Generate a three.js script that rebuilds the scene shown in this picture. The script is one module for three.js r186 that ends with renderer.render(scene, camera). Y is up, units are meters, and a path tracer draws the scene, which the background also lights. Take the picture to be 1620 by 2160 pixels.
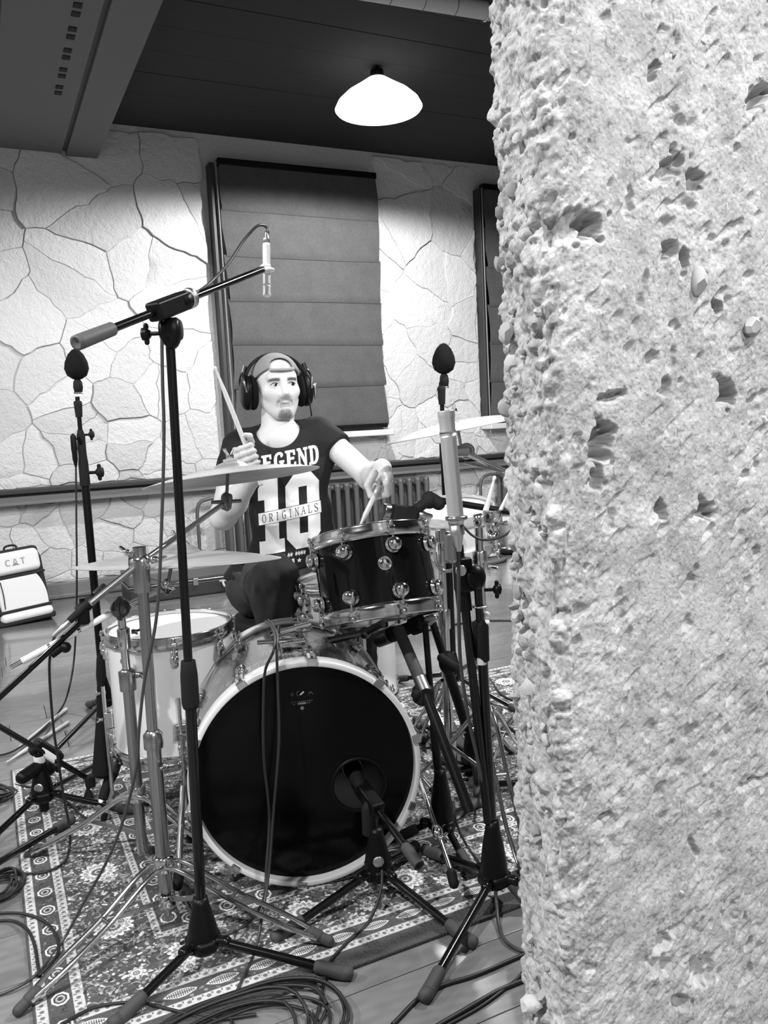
import * as THREE from 'three';
import * as BGU from 'three/addons/utils/BufferGeometryUtils.js';
import { RoundedBoxGeometry } from 'three/addons/geometries/RoundedBoxGeometry.js';
import { ImprovedNoise } from 'three/addons/math/ImprovedNoise.js';

// ---------- camera, lights, exposure ----------
const scene = new THREE.Scene();
scene.background = new THREE.Color(0x050505);
const camera = new THREE.PerspectiveCamera(64.26, 1620 / 2160, 0.05, 60);
camera.rotation.order = 'YXZ';
camera.position.set(0, 1.142, 0);
camera.rotation.set(-6.3 * Math.PI / 180, -26 * Math.PI / 180, -0.05);
scene.add(camera);
const renderer = new THREE.WebGLRenderer({ antialias: true });
renderer.toneMapping = THREE.LinearToneMapping;
renderer.toneMappingExposure = 1.0;
renderer.shadowMap.enabled = true;
const LAMP_POWER = 30, LAMP_Y = 3.08, LAMP_CONE = 86.5 * Math.PI / 180;
const LAMP_SPOTS = [[2.43, -4.77], [-2.5, -2.9], [2.75, -1.75], [-1.0, -0.62], [1.35, 0.4], [0.4, 2.0]];

// ---------- helpers ----------
const V = (a) => new THREE.Vector3(a[0], a[1], a[2]);
const add = (a, b, s = 1) => [a[0] + b[0] * s, a[1] + b[1] * s, a[2] + b[2] * s];
const sub = (a, b) => [a[0] - b[0], a[1] - b[1], a[2] - b[2]];
const mixp = (a, b, t) => [a[0] + (b[0] - a[0]) * t, a[1] + (b[1] - a[1]) * t, a[2] + (b[2] - a[2]) * t];
const len = (a) => Math.hypot(a[0], a[1], a[2]);
const unit = (a) => { const l = len(a) || 1; return [a[0] / l, a[1] / l, a[2] / l]; };
const cross = (a, b) => [a[1] * b[2] - a[2] * b[1], a[2] * b[0] - a[0] * b[2], a[0] * b[1] - a[1] * b[0]];
const dot = (a, b) => a[0] * b[0] + a[1] * b[1] + a[2] * b[2];
const clamp = (x, a, b) => Math.min(b, Math.max(a, x));
const smooth = (a, b, x) => { const t = clamp((x - a) / (b - a), 0, 1); return t * t * (3 - 2 * t); };
function rng(seed) { let s = seed >>> 0; return () => { s = (s + 0x6D2B79F5) | 0; let t = Math.imul(s ^ (s >>> 15), 1 | s); t = (t + Math.imul(t ^ (t >>> 7), 61 | t)) ^ t; return ((t ^ (t >>> 14)) >>> 0) / 4294967296; }; }
const noise = new ImprovedNoise();
const n3 = (x, y, z) => noise.noise(x, y, z);
function fbm(x, y, z, o = 4) { let a = 0.5, s = 0; for (let i = 0; i < o; i++) { s += a * n3(x, y, z); x = x * 2.03 + 7.1; y = y * 2.03 + 3.7; z = z * 2.03 + 5.3; a *= 0.5; } return s; }
const used = {};
function numbered(n) { used[n] = (used[n] ?? -1) + 1; return used[n] ? n + '_' + String(used[n]).padStart(3, '0') : n; }
function norm(g) { g = g.index ? g.toNonIndexed() : g; for (const k of Object.keys(g.attributes)) if (!['position', 'normal', 'uv'].includes(k)) g.deleteAttribute(k); if (!g.attributes.uv) g.setAttribute('uv', new THREE.BufferAttribute(new Float32Array(g.attributes.position.count * 2), 2)); if (!g.attributes.normal) g.computeVertexNormals(); return g; }
function merged(gs) { gs = Array.isArray(gs) ? gs : [gs]; return gs.length === 1 ? gs[0] : BGU.mergeGeometries(gs.map(norm)); }
class Thing {   // a group at the base of one thing; the shapes are given in room coordinates
  constructor(name, label, category, base, group) {
    this.base = base; this.o = new THREE.Group(); this.o.name = numbered(name); this.o.position.set(...base); scene.add(this.o);
    this.o.userData.label = label; this.o.userData.category = category; if (group) this.o.userData.group = group;
  }
  add(name, gs, mat, parent, label) {
    const g = merged(gs).clone(); g.translate(-this.base[0], -this.base[1], -this.base[2]);
    const m = new THREE.Mesh(g, mat); m.name = name; m.castShadow = m.receiveShadow = true; if (label) m.userData.label = label;
    (parent || this.o).add(m); return m;
  }
}
function single(name, label, category, base, gs, mat, group) {   // a thing that is one mesh
  const g = merged(gs).clone(); g.translate(-base[0], -base[1], -base[2]);
  const m = new THREE.Mesh(g, mat); m.name = numbered(name); m.position.set(...base); m.castShadow = m.receiveShadow = true;
  m.userData.label = label; m.userData.category = category; if (group) m.userData.group = group; scene.add(m); return m;
}
function struct(name, gs, mat, label) { const m = new THREE.Mesh(merged(gs), mat); m.name = name; m.userData.kind = 'structure'; if (label) m.userData.label = label; m.castShadow = m.receiveShadow = true; scene.add(m); return m; }
function piece(name, g, mat, parent) { const m = new THREE.Mesh(g, mat); m.name = name; m.castShadow = m.receiveShadow = true; parent.add(m); return m; }
function basis(dir, hint = [0, 1, 0]) { const y = unit(dir); let x = cross(y, hint); if (len(x) < 1e-4) x = cross(y, [1, 0, 0]); x = unit(x); const z = cross(x, y); return new THREE.Matrix4().makeBasis(V(x), V(y), V(z)); }
function orient(g, at, dir, hint) { g.applyMatrix4(basis(dir, hint)); g.translate(...at); return g; }   // the shape's y runs along dir
function rod(a, b, r, r2 = r, seg = 12) { const d = sub(b, a), l = len(d); return orient(new THREE.CylinderGeometry(r2, r, l, seg, 1), mixp(a, b, 0.5), d); }
function outward(g) {   // turns the faces of a closed surface outward
  const p = g.attributes.position, I = g.index.array; let v = 0;
  for (let i = 0; i < I.length; i += 3) { const [a, b, c] = [I[i], I[i + 1], I[i + 2]]; v += p.getX(a) * (p.getY(b) * p.getZ(c) - p.getZ(b) * p.getY(c)) - p.getY(a) * (p.getX(b) * p.getZ(c) - p.getZ(b) * p.getX(c)) + p.getZ(a) * (p.getX(b) * p.getY(c) - p.getY(b) * p.getX(c)); }
  if (v < 0) { for (let i = 0; i < I.length; i += 3) { const t = I[i]; I[i] = I[i + 1]; I[i + 1] = t; } g.computeVertexNormals(); }
  return g;
}
function lathe(a, dir, prof, seg = 20) { return orient(outward(new THREE.LatheGeometry(prof.map(([t, r]) => new THREE.Vector2(Math.max(r, 0), t)), seg)), a, dir); }
function capsule(a, b, r, seg = 10) { const d = sub(b, a), l = len(d); return orient(new THREE.CapsuleGeometry(r, l, 5, seg), mixp(a, b, 0.5), d); }
function ball(c, r, sx = 1, sy = 1, sz = 1, seg = 14) { const g = new THREE.SphereGeometry(r, seg, Math.ceil(seg * 0.7)); g.scale(sx, sy, sz); g.translate(...c); return g; }
function rbox(c, w, h, d, r = 0.004, dir, hint) { const g = new RoundedBoxGeometry(w, h, d, 2, Math.min(r, w / 2.01, h / 2.01, d / 2.01)); if (dir) return orient(g, c, dir, hint); g.translate(...c); return g; }
function ringAt(c, dir, r, t, seg = 28, tseg = 8) { const g = new THREE.TorusGeometry(r, t, tseg, seg); g.rotateX(Math.PI / 2); return orient(g, c, dir); }
function tube(pts, r, n = 0, rs = 7, closed = false) { const c = new THREE.CatmullRomCurve3(pts.map(V), closed, 'centripetal'); return new THREE.TubeGeometry(c, n || pts.length * 9, r, rs, closed); }
function wing(c, axis, w, h) {   // wing nut: hub and two ears
  const x = unit(cross(axis, [0.2, 1, 0.1])), up = unit(axis);
  return [lathe(c, axis, [[0, 0], [0, h * 0.32], [h * 0.5, h * 0.28], [h * 0.62, 0]], 12), capsule(add(c, up, h * 0.3), add(add(c, up, h * 0.9), x, w), h * 0.17, 6), capsule(add(c, up, h * 0.3), add(add(c, up, h * 0.9), x, -w), h * 0.17, 6)];
}
// ---------- textures ----------
function canvasTex(w, h, draw) { const c = document.createElement('canvas'); c.width = w; c.height = h; draw(c.getContext('2d'), w, h); const t = new THREE.CanvasTexture(c); t.colorSpace = THREE.SRGBColorSpace; t.wrapS = t.wrapT = THREE.RepeatWrapping; t.anisotropy = 8; return t; }
function dataTex(n, f, srgb = true) { const d = new Uint8Array(n * n * 4); for (let j = 0; j < n; j++) for (let i = 0; i < n; i++) { const v = clamp(f(i / n, j / n), 0, 1) * 255, k = (j * n + i) * 4; d[k] = d[k + 1] = d[k + 2] = v; d[k + 3] = 255; } const t = new THREE.DataTexture(d, n, n); t.wrapS = t.wrapT = THREE.RepeatWrapping; t.magFilter = THREE.LinearFilter; t.minFilter = THREE.LinearMipmapLinearFilter; t.generateMipmaps = true; if (srgb) t.colorSpace = THREE.SRGBColorSpace; t.needsUpdate = true; return t; }
const lattice = new Float32Array(65536); { const r = rng(77); for (let i = 0; i < 65536; i++) lattice[i] = r() * 2 - 1; }
function tileNoise(u, v, f, seed) {   // value noise that repeats after f cells
  const x = (((u % 1) + 1) % 1) * f, y = (((v % 1) + 1) % 1) * f, i = Math.floor(x), j = Math.floor(y), fx = x - i, fy = y - j, sx = fx * fx * (3 - 2 * fx), sy = fy * fy * (3 - 2 * fy), L = (a, b) => lattice[(((a % f) * 2657 + (b % f) * 911 + seed * 7919) * 31 + (a % f) * (b % f)) & 65535];
  const a = L(i, j), b = L(i + 1, j), c = L(i, j + 1), d = L(i + 1, j + 1); return 1.25 * (a + (b - a) * sx + (c - a) * sy + (a - b - c + d) * sx * sy);
}
const grey = (v) => new THREE.Color(v, v, v);
function mat(v, rough = 0.5, more = {}) { return new THREE.MeshPhysicalMaterial({ color: grey(v), roughness: rough, ...more }); }
const M = {
  chrome: mat(0.72, 0.13, { metalness: 1 }), satin: mat(0.6, 0.32, { metalness: 1 }), dullChrome: mat(0.42, 0.26, { metalness: 1 }), darkMetal: mat(0.16, 0.3, { metalness: 1 }),
  black: mat(0.005, 0.4, { specularIntensity: 0.4 }), blackGloss: mat(0.004, 0.22, { specularIntensity: 0.5, clearcoat: 0.4, clearcoatRoughness: 0.06 }), rubber: mat(0.011, 0.75, { specularIntensity: 0.5 }), greyRubber: mat(0.05, 0.7), blackCloth: mat(0.008, 0.95, { specularIntensity: 0.4 }),
  white: mat(0.82, 0.4), tape: mat(0.75, 0.6), cable: mat(0.014, 0.5), greyCable: mat(0.2, 0.5), wood: mat(0.66, 0.45), silver: mat(0.74, 0.34, { metalness: 0.75 }), paleMetal: mat(0.92, 0.3, { metalness: 0.15 }),
};
// ---------- room shell ----------
const WZ = -6.247, XL = -3.4, XR = 7.2, ZF = 2.8, CH = 3.36;
const plasterBump = dataTex(512, (u, v) => 0.5 + 0.3 * tileNoise(u, v, 26, 3) + 0.22 * tileNoise(u, v, 70, 9) + 0.15 * tileNoise(u, v, 170, 5), false);
const wallMat = mat(0.58, 0.62, { bumpMap: plasterBump, bumpScale: 0.004 }), stoneMats = [0.54, 0.58, 0.61, 0.64].map((v) => mat(v, 0.62, { bumpMap: plasterBump, bumpScale: 0.004 })), plainWall = mat(0.16, 0.8);
function boxBetween(x0, x1, y0, y1, z0, z1) { const g = new THREE.BoxGeometry(x1 - x0, y1 - y0, z1 - z0); g.translate((x0 + x1) / 2, (y0 + y1) / 2, (z0 + z1) / 2); return g; }
function uvFromXY(g, s = 1) { const p = g.attributes.position, u = g.attributes.uv; for (let i = 0; i < p.count; i++) u.setXY(i, (p.getX(i) + p.getZ(i)) * s, p.getY(i) * s); return g; }
const WINDOWS = [[1.82, 2.98, 1.14, 3.02], [4.18, 5.4, 1.14, 3.02]];
{
  const s = new THREE.Shape(); s.moveTo(XL, 0); s.lineTo(XR, 0); s.lineTo(XR, CH + 0.2); s.lineTo(XL, CH + 0.2); s.closePath();
  for (const [a, b, c, d] of WINDOWS) { const h = new THREE.Path(); h.moveTo(a, c); h.lineTo(a, d); h.lineTo(b, d); h.lineTo(b, c); h.closePath(); s.holes.push(h); }
  const g = new THREE.ExtrudeGeometry(s, { depth: 0.3, bevelEnabled: false }); g.translate(0, 0, WZ - 0.3);
  const wall = struct('wall_back', g, wallMat, 'stone-clad back wall painted pale');
  // crazy paving: every stone its own piece with its own outline, thickness and lean
  const r = rng(11), seeds = [];
  for (let y = -0.1; y < CH; ) { const st = y < 0.8 ? 0.2 : y < 1.7 ? 0.27 : 0.42; for (let x = -1.7; x < 6.4; x += st * 1.12) seeds.push([x + (r() - 0.5) * st * 1.45, y + (r() - 0.5) * st * 1.4]); y += st * 0.86; }
  const clip = (poly, nx, ny, c) => { const o = []; for (let i = 0; i < poly.length; i++) { const a = poly[i], b = poly[(i + 1) % poly.length], da = a[0] * nx + a[1] * ny - c, db = b[0] * nx + b[1] * ny - c; if (da <= 0) o.push(a); if ((da < 0) !== (db < 0)) { const t = da / (da - db); o.push([a[0] + (b[0] - a[0]) * t, a[1] + (b[1] - a[1]) * t]); } } return o; };
  const regions = [[-1.5, 1.66, 0.81, 3.3], [1.66, 3.1, 0.81, 1.02], [3.1, 4.05, 0.81, 3.3], [4.05, 5.5, 0.81, 1.02], [5.5, 6.4, 0.81, 3.3], [-1.5, 6.4, 0.12, 0.7]];
  for (const [sx, sy] of seeds) for (const [x0, x1, y0, y1] of regions) {
    if (sx < x0 - 0.5 || sx > x1 + 0.5 || sy < y0 - 0.5 || sy > y1 + 0.5) continue;
    let poly = [[x0, y0], [x1, y0], [x1, y1], [x0, y1]];
    for (const [qx, qy] of seeds) { const dx = qx - sx, dy = qy - sy; if ((dx || dy) && dx * dx + dy * dy < 2.2) { poly = clip(poly, dx, dy, (qx * qx + qy * qy - sx * sx - sy * sy) / 2); if (!poly.length) break; } }
    if (poly.length < 3) continue;
    let area = 0, cx = 0, cy = 0; poly.forEach((p, i) => { const q = poly[(i + 1) % poly.length]; area += (p[0] * q[1] - q[0] * p[1]) / 2; cx += p[0]; cy += p[1]; }); cx /= poly.length; cy /= poly.length;
    if (area < 0.004) continue;
    const ring = [];
    poly.forEach((p, i) => { const q = poly[(i + 1) % poly.length], L = Math.hypot(q[0] - p[0], q[1] - p[1]), n = Math.max(1, Math.round(L / 0.05)); for (let k = 0; k < n; k++) { const t = k / n, x = p[0] + (q[0] - p[0]) * t, y = p[1] + (q[1] - p[1]) * t; const w = k ? 0.017 : 0.006; ring.push([x + w * 2 * n3(x * 9, y * 9, 1.3), y + w * 2 * n3(x * 9, y * 9, 7.7)]); } });
    const gap = (r() < 0.55 ? 0.0005 : 0.0016) + Math.pow(r(), 3) * 0.004, th = 0.007 + Math.pow(r(), 3) * 0.02, tx = (r() - 0.5) * 0.045, ty = (r() - 0.5) * 0.045, N = ring.length;
    const inset = (d) => ring.map(([x, y]) => { const L = Math.hypot(x - cx, y - cy) || 1, f = Math.max(0.2, (L - d) / L); return [cx + (x - cx) * f, cy + (y - cy) * f]; });
    const A = inset(gap), B = inset(gap + 0.001), C = inset(gap + 0.0035), P = [], I = [];
    const zt = (x, y, d) => WZ + Math.max(0.0015, th + d + (x - cx) * tx + (y - cy) * ty + 0.004 * n3(x * 5, y * 5, 4));
    A.forEach(([x, y]) => P.push(x, y, WZ)); B.forEach(([x, y]) => P.push(x, y, zt(x, y, -0.0028))); C.forEach(([x, y]) => P.push(x, y, zt(x, y, 0)));
    const Dm = inset(0).map(([x, y]) => [cx + (x - cx) * 0.5, cy + (y - cy) * 0.5]); Dm.forEach(([x, y]) => P.push(x, y, zt(x, y, 0.002))); P.push(cx, cy, zt(cx, cy, 0.003));
    for (let i = 0; i < N; i++) { const j = (i + 1) % N; for (let k = 0; k < 3; k++) I.push(k * N + i, k * N + j, (k + 1) * N + j, k * N + i, (k + 1) * N + j, (k + 1) * N + i); I.push(3 * N + i, 3 * N + j, 4 * N); }
    const sg = new THREE.BufferGeometry(); sg.setAttribute('position', new THREE.Float32BufferAttribute(P, 3)); sg.setIndex(I); const uv = []; for (let i = 0; i < P.length; i += 3) uv.push(P[i] * 1.3 + sx, P[i + 1] * 1.3 + sy); sg.setAttribute('uv', new THREE.Float32BufferAttribute(uv, 2));
    piece('stone', BGU.toCreasedNormals(sg, 0.7), stoneMats[Math.floor(r() * 4)], wall);
  }
}
struct('wall_left', boxBetween(XL - 0.2, XL, 0, CH + 0.2, WZ - 0.3, ZF + 0.2), plainWall);
struct('wall_right', boxBetween(XR, XR + 0.2, 0, CH + 0.2, WZ - 0.3, ZF + 0.2), plainWall);
struct('wall_front', boxBetween(XL, XR, 0, CH + 0.2, ZF, ZF + 0.2), plainWall);
// dark boarded ceiling
const ceilMat = mat(0.026, 0.9);
{
  const c = struct('ceiling', boxBetween(XL, XR, CH, CH + 0.2, WZ - 0.3, ZF + 0.2), ceilMat, 'dark ceiling of long boards');
  for (let z = WZ, i = 0; z < ZF - 0.1; z += 0.31, i++) { const g = rbox([1.9, CH - 0.008 - (i % 3) * 0.001, z + 0.155], 10.4, 0.02, 0.307, 0.002); piece('board', g, ceilMat, c); }
}
// ceiling beam with a groove and a row of vent slots
{
  const bm = mat(0.13, 0.8);
  const b = struct('beam_1', [boxBetween(0.27, 0.69, 3.1, CH, WZ, ZF), boxBetween(0.69, 0.72, 3.125, CH, WZ, ZF), boxBetween(0.72, 0.93, 3.09, CH, WZ, ZF)], bm, 'boxed ceiling beam with a row of vent slots');
  const slot = new RoundedBoxGeometry(0.04, 0.012, 0.05, 1, 0.004);
  for (let z = -2.2; z > -5.3; z -= 0.24) { const s = piece('vent_slot', slot, M.rubber, b); s.position.set(0.585, 3.101, z); const s2 = piece('vent_slot', slot, M.rubber, b); s2.position.set(0.585, 3.101, z - 0.085); }
}
// floor of glossy boards
{
  const woodTex = dataTex(1024, (u, v) => { const w = tileNoise(u, v, 5, 2) * 0.5; return 0.72 + 0.05 * tileNoise(u, v, 6, 4) + 0.03 * Math.sin((v * 40 + w * 3) * 6.283) * (0.4 + 0.6 * tileNoise(u, v, 4, 8)) + 0.03 * tileNoise(u, v, 60, 6); });
  const fl = struct('floor', boxBetween(XL, XR, -0.2, -0.012, WZ - 0.3, ZF + 0.2), mat(0.03, 0.8), 'glossy floor of wide boards');
  const r = rng(5), mats = [0.25, 0.275, 0.3].map((v) => { const t = woodTex.clone(); t.needsUpdate = true; return mat(v * 1.35, 0.22, { map: t, clearcoat: 0.5, clearcoatRoughness: 0.09, bumpMap: woodTex, bumpScale: 0.0006 }); });
  const W = 0.193;
  for (let z = WZ, k = 0; z < 0.6; z += W, k++) {
    let x = -2.2 - r() * 1.1;
    while (x < 6.2) { const L = 1.38, g = new RoundedBoxGeometry(L - 0.002, 0.014, W - 0.0022, 1, 0.0012), u = g.attributes.uv, p = g.attributes.position, o = r() * 5, o2 = r() * 3; for (let i = 0; i < p.count; i++) u.setXY(i, p.getX(i) * 0.55 + o, p.getZ(i) * 0.9 + o2); g.translate(x + L / 2, -0.007, z + W / 2); piece('floor_board', g, mats[Math.floor(r() * 3)], fl); x += L; }
  }
  const rest = boxBetween(XL, XR, -0.012, 0, 0.63, ZF); piece('floor_border', rest, mats[1], fl);
}
// rail, sill boards, baseboard
const darkTrim = mat(0.028, 0.5), midTrim = mat(0.17, 0.5);
struct('trim_1', [rbox([1.9, 0.79, WZ + 0.075], 10.4, 0.035, 0.15, 0.008), rbox([1.9, 0.735, WZ + 0.05], 10.4, 0.075, 0.1, 0.006)], [darkTrim, midTrim][0], 'dark wooden rail along the stone wall');
struct('trim_2', rbox([1.9, 0.725, WZ + 0.105], 10.4, 0.06, 0.02, 0.004), midTrim, 'grey strip under the wall rail');
struct('baseboard_back', [rbox([1.9, 0.055, WZ + 0.03], 10.4, 0.11, 0.05, 0.006), rbox([1.9, 0.018, WZ + 0.06], 10.4, 0.03, 0.03, 0.008)], midTrim);
WINDOWS.forEach(([a, b, c, d], i) => {
  const k = i + 1;
  struct('trim_' + (3 + i), rbox([(a + b) / 2, 1.055, WZ + 0.07], b - a + 0.24, 0.05, 0.2, 0.01), mat(0.62, 0.5), 'pale window sill board');
  const w = struct('window_' + k, [boxBetween(a, a + 0.06, c, d, WZ - 0.22, WZ - 0.14), boxBetween(b - 0.06, b, c, d, WZ - 0.22, WZ - 0.14), boxBetween(a, b, c, c + 0.06, WZ - 0.22, WZ - 0.14), boxBetween(a, b, d - 0.06, d, WZ - 0.22, WZ - 0.14), boxBetween((a + b) / 2 - 0.03, (a + b) / 2 + 0.03, c, d, WZ - 0.21, WZ - 0.15)], mat(0.6, 0.5), 'window behind the dark blind');
  for (const [p, q] of [[a + 0.06, (a + b) / 2 - 0.03], [(a + b) / 2 + 0.03, b - 0.06]]) piece('pane', boxBetween(p, q, c + 0.06, d - 0.06, WZ - 0.185, WZ - 0.18), mat(1, 0.02, { transmission: 1, thickness: 0 }), w);
  struct('trim_' + (5 + i), rbox([a - 0.1, 2.1, WZ + 0.055], 0.035, 2.02, 0.11, 0.006), darkTrim, 'dark upright board beside the blind');
});
struct('wall_outer', boxBetween(XL, XR, -0.2, CH + 0.3, WZ - 1.4, WZ - 1.3), mat(0.02, 0.9), 'dark night outside the windows');

// ---------- roman blinds ----------
const fabricTex = dataTex(512, (u, v) => 0.78 + 0.03 * tileNoise(u, v, 90, 2) + 0.02 * tileNoise(u, v, 12, 6));
const blindMat = mat(0.13, 0.92, { map: fabricTex, side: THREE.DoubleSide });
function blind(x0, x1, label) {
  const z = WZ + 0.115, top = 3.1, bot = 1.12, n = 6, h = (top - bot) / n;
  const t = new Thing('roman_blind', label, 'blind', [(x0 + x1) / 2, bot, z]);
  t.add('head_rail', rbox([(x0 + x1) / 2, top + 0.02, z - 0.02], x1 - x0 + 0.02, 0.05, 0.06, 0.006), M.black);
  for (let k = 0; k < n; k++) {
    const y1 = top - k * h, g = new THREE.PlaneGeometry(x1 - x0, h + 0.012, 26, 12), p = g.attributes.position, u = g.attributes.uv;
    for (let i = 0; i < p.count; i++) { const X = p.getX(i), f = (h / 2 - p.getY(i)) / h; p.setXYZ(i, X + (Math.abs(X) > (x1 - x0) / 2 - 0.02 ? 0.012 * Math.sin(f * 3 + k) * Math.sign(X) : 0), p.getY(i) + y1 - h / 2 - 0.003 * Math.sin(X * 3 + k * 2), 0.004 + 0.016 * Math.pow(clamp(f, 0, 1), 1.6) + 0.004 * n3(X * 2, k * 2 + f * 2, 3) - (f > 0.97 ? 0.012 : 0)); u.setXY(i, X * 1.2 + k * 0.37, p.getY(i) * 1.2); }
    g.computeVertexNormals(); g.translate((x0 + x1) / 2, 0, z); t.add('fabric_fold', g, blindMat);
  }
  t.add('bottom_bar', rbox([(x0 + x1) / 2, bot - 0.005, z + 0.006], x1 - x0, 0.035, 0.03, 0.008), M.black);
  t.add('pull_cord', rod([x0 - 0.03, 3.1, z + 0.02], [x0 - 0.025, 1.0, z + 0.02], 0.006), M.greyCable);
}
blind(1.775, 3.06, 'wide dark fabric roman blind hanging behind the drummer');
blind(4.1, 5.45, 'dark fabric roman blind half hidden by the rough concrete pillar');

// ---------- radiators ----------
const radMat = mat(0.095, 0.42);
function radiator(x0, n, label) {
  const z = WZ + 0.16, t = new Thing('radiator', label, 'radiator', [x0 + n * 0.041, 0.08, z]), proto = [];
  for (const dz of [-0.045, 0.045]) proto.push(rod([0, 0.12, dz], [0, 0.64, dz], 0.022, 0.022, 12), ball([0, 0.64, dz], 0.0235, 1, 1.1, 1, 10), ball([0, 0.12, dz], 0.0235, 1, 1.1, 1, 10));
  proto.push(rbox([0, 0.63, 0], 0.05, 0.07, 0.12, 0.018), rbox([0, 0.13, 0], 0.05, 0.07, 0.12, 0.018), rod([-0.041, 0.63, 0], [0.041, 0.63, 0], 0.02), rod([-0.041, 0.13, 0], [0.041, 0.13, 0], 0.02));
  const g0 = merged(proto);
  for (let k = 0; k < n; k++) { const g = g0.clone(); g.translate(x0 + k * 0.082 + 0.041, 0, z); t.add('section', g, radMat); }
  t.add('foot', [rod([x0 + 0.041, 0, z], [x0 + 0.041, 0.12, z], 0.018), rod([x0 + (n - 0.5) * 0.082, 0, z], [x0 + (n - 0.5) * 0.082, 0.12, z], 0.018)], radMat);
  t.add('pipe', tube([[x0 - 0.2, 0.02, z], [x0 - 0.19, 0.3, z], [x0 - 0.17, 0.6, z], [x0 - 0.1, 0.63, z], [x0, 0.63, z]], 0.014), radMat);
}
radiator(1.6, 22, 'long dark cast-iron radiator behind the drummer under the wall rail');
radiator(4.12, 15, 'dark cast-iron radiator under the blind beside the pillar');

// ---------- pipe under the ceiling ----------
{
  const a = [-0.6, 3.19, -3.86], b = [6.5, 3.19, -3.42], t = new Thing('ceiling_pipe', 'pale wrapped pipe running across under the dark ceiling', 'pipe', [1.9, 3.19, -3.66]);
  t.add('tube', rod(a, b, 0.042, 0.042, 20), mat(0.5, 0.55));
  for (let k = 0; k < 40; k++) { const c = mixp(a, b, (k + 0.5) / 40); t.add(k % 5 === 2 ? 'hanger' : 'wire_wrap', k % 5 === 2 ? [ringAt(c, sub(b, a), 0.045, 0.006, 18, 6), rod(c, [c[0], CH, c[2]], 0.004)] : ringAt(c, sub(b, a), 0.0425, 0.0022, 18, 5), k % 5 === 2 ? M.satin : M.darkMetal); }
}
// ---------- pendant lamps ----------
const glow = new THREE.MeshStandardMaterial({ color: grey(0.9), emissive: grey(1), emissiveIntensity: 1.4, roughness: 0.5, side: THREE.DoubleSide });
const LAMP_LABELS = ['glowing white bell-shaped pendant lamp in front of the dark blind', 'white bell pendant lamp near the stone wall, left of the beam', 'white bell pendant lamp behind the pillar', 'white bell pendant lamp over the coiled cables', 'white bell pendant lamp nearest the pillar face', 'white bell pendant lamp nearest the front wall'];
LAMP_SPOTS.forEach(([x, z], i) => {
  const y = LAMP_Y, t = new Thing('pendant_lamp', LAMP_LABELS[i], 'lamp', [x, y, z]);
  t.add('lamp_shade', lathe([x, y, z], [0, 1, 0], [[0, 0], [0.0, 0.265], [0.012, 0.275], [0.05, 0.255], [0.1, 0.2], [0.15, 0.12], [0.19, 0.06], [0.2, 0]], 40), glow);
  t.add('socket', lathe([x, y + 0.19, z], [0, 1, 0], [[0, 0], [0, 0.045], [0.05, 0.04], [0.06, 0.015], [0.08, 0]], 20), M.black);
  t.add('rod', rod([x, y + 0.24, z], [x, CH - 0.01, z], 0.006), M.black);
  const L = new THREE.SpotLight(0xffffff, LAMP_POWER, 0, LAMP_CONE, 0.13, 2); L.position.set(x, y - 0.02, z); L.target.position.set(x, 0, z); L.castShadow = true; L.shadow.radius = 3; L.shadow.mapSize.set(1024, 1024); L.name = 'lamp_light_' + (i + 1);
  scene.add(L, L.target);
});
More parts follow.
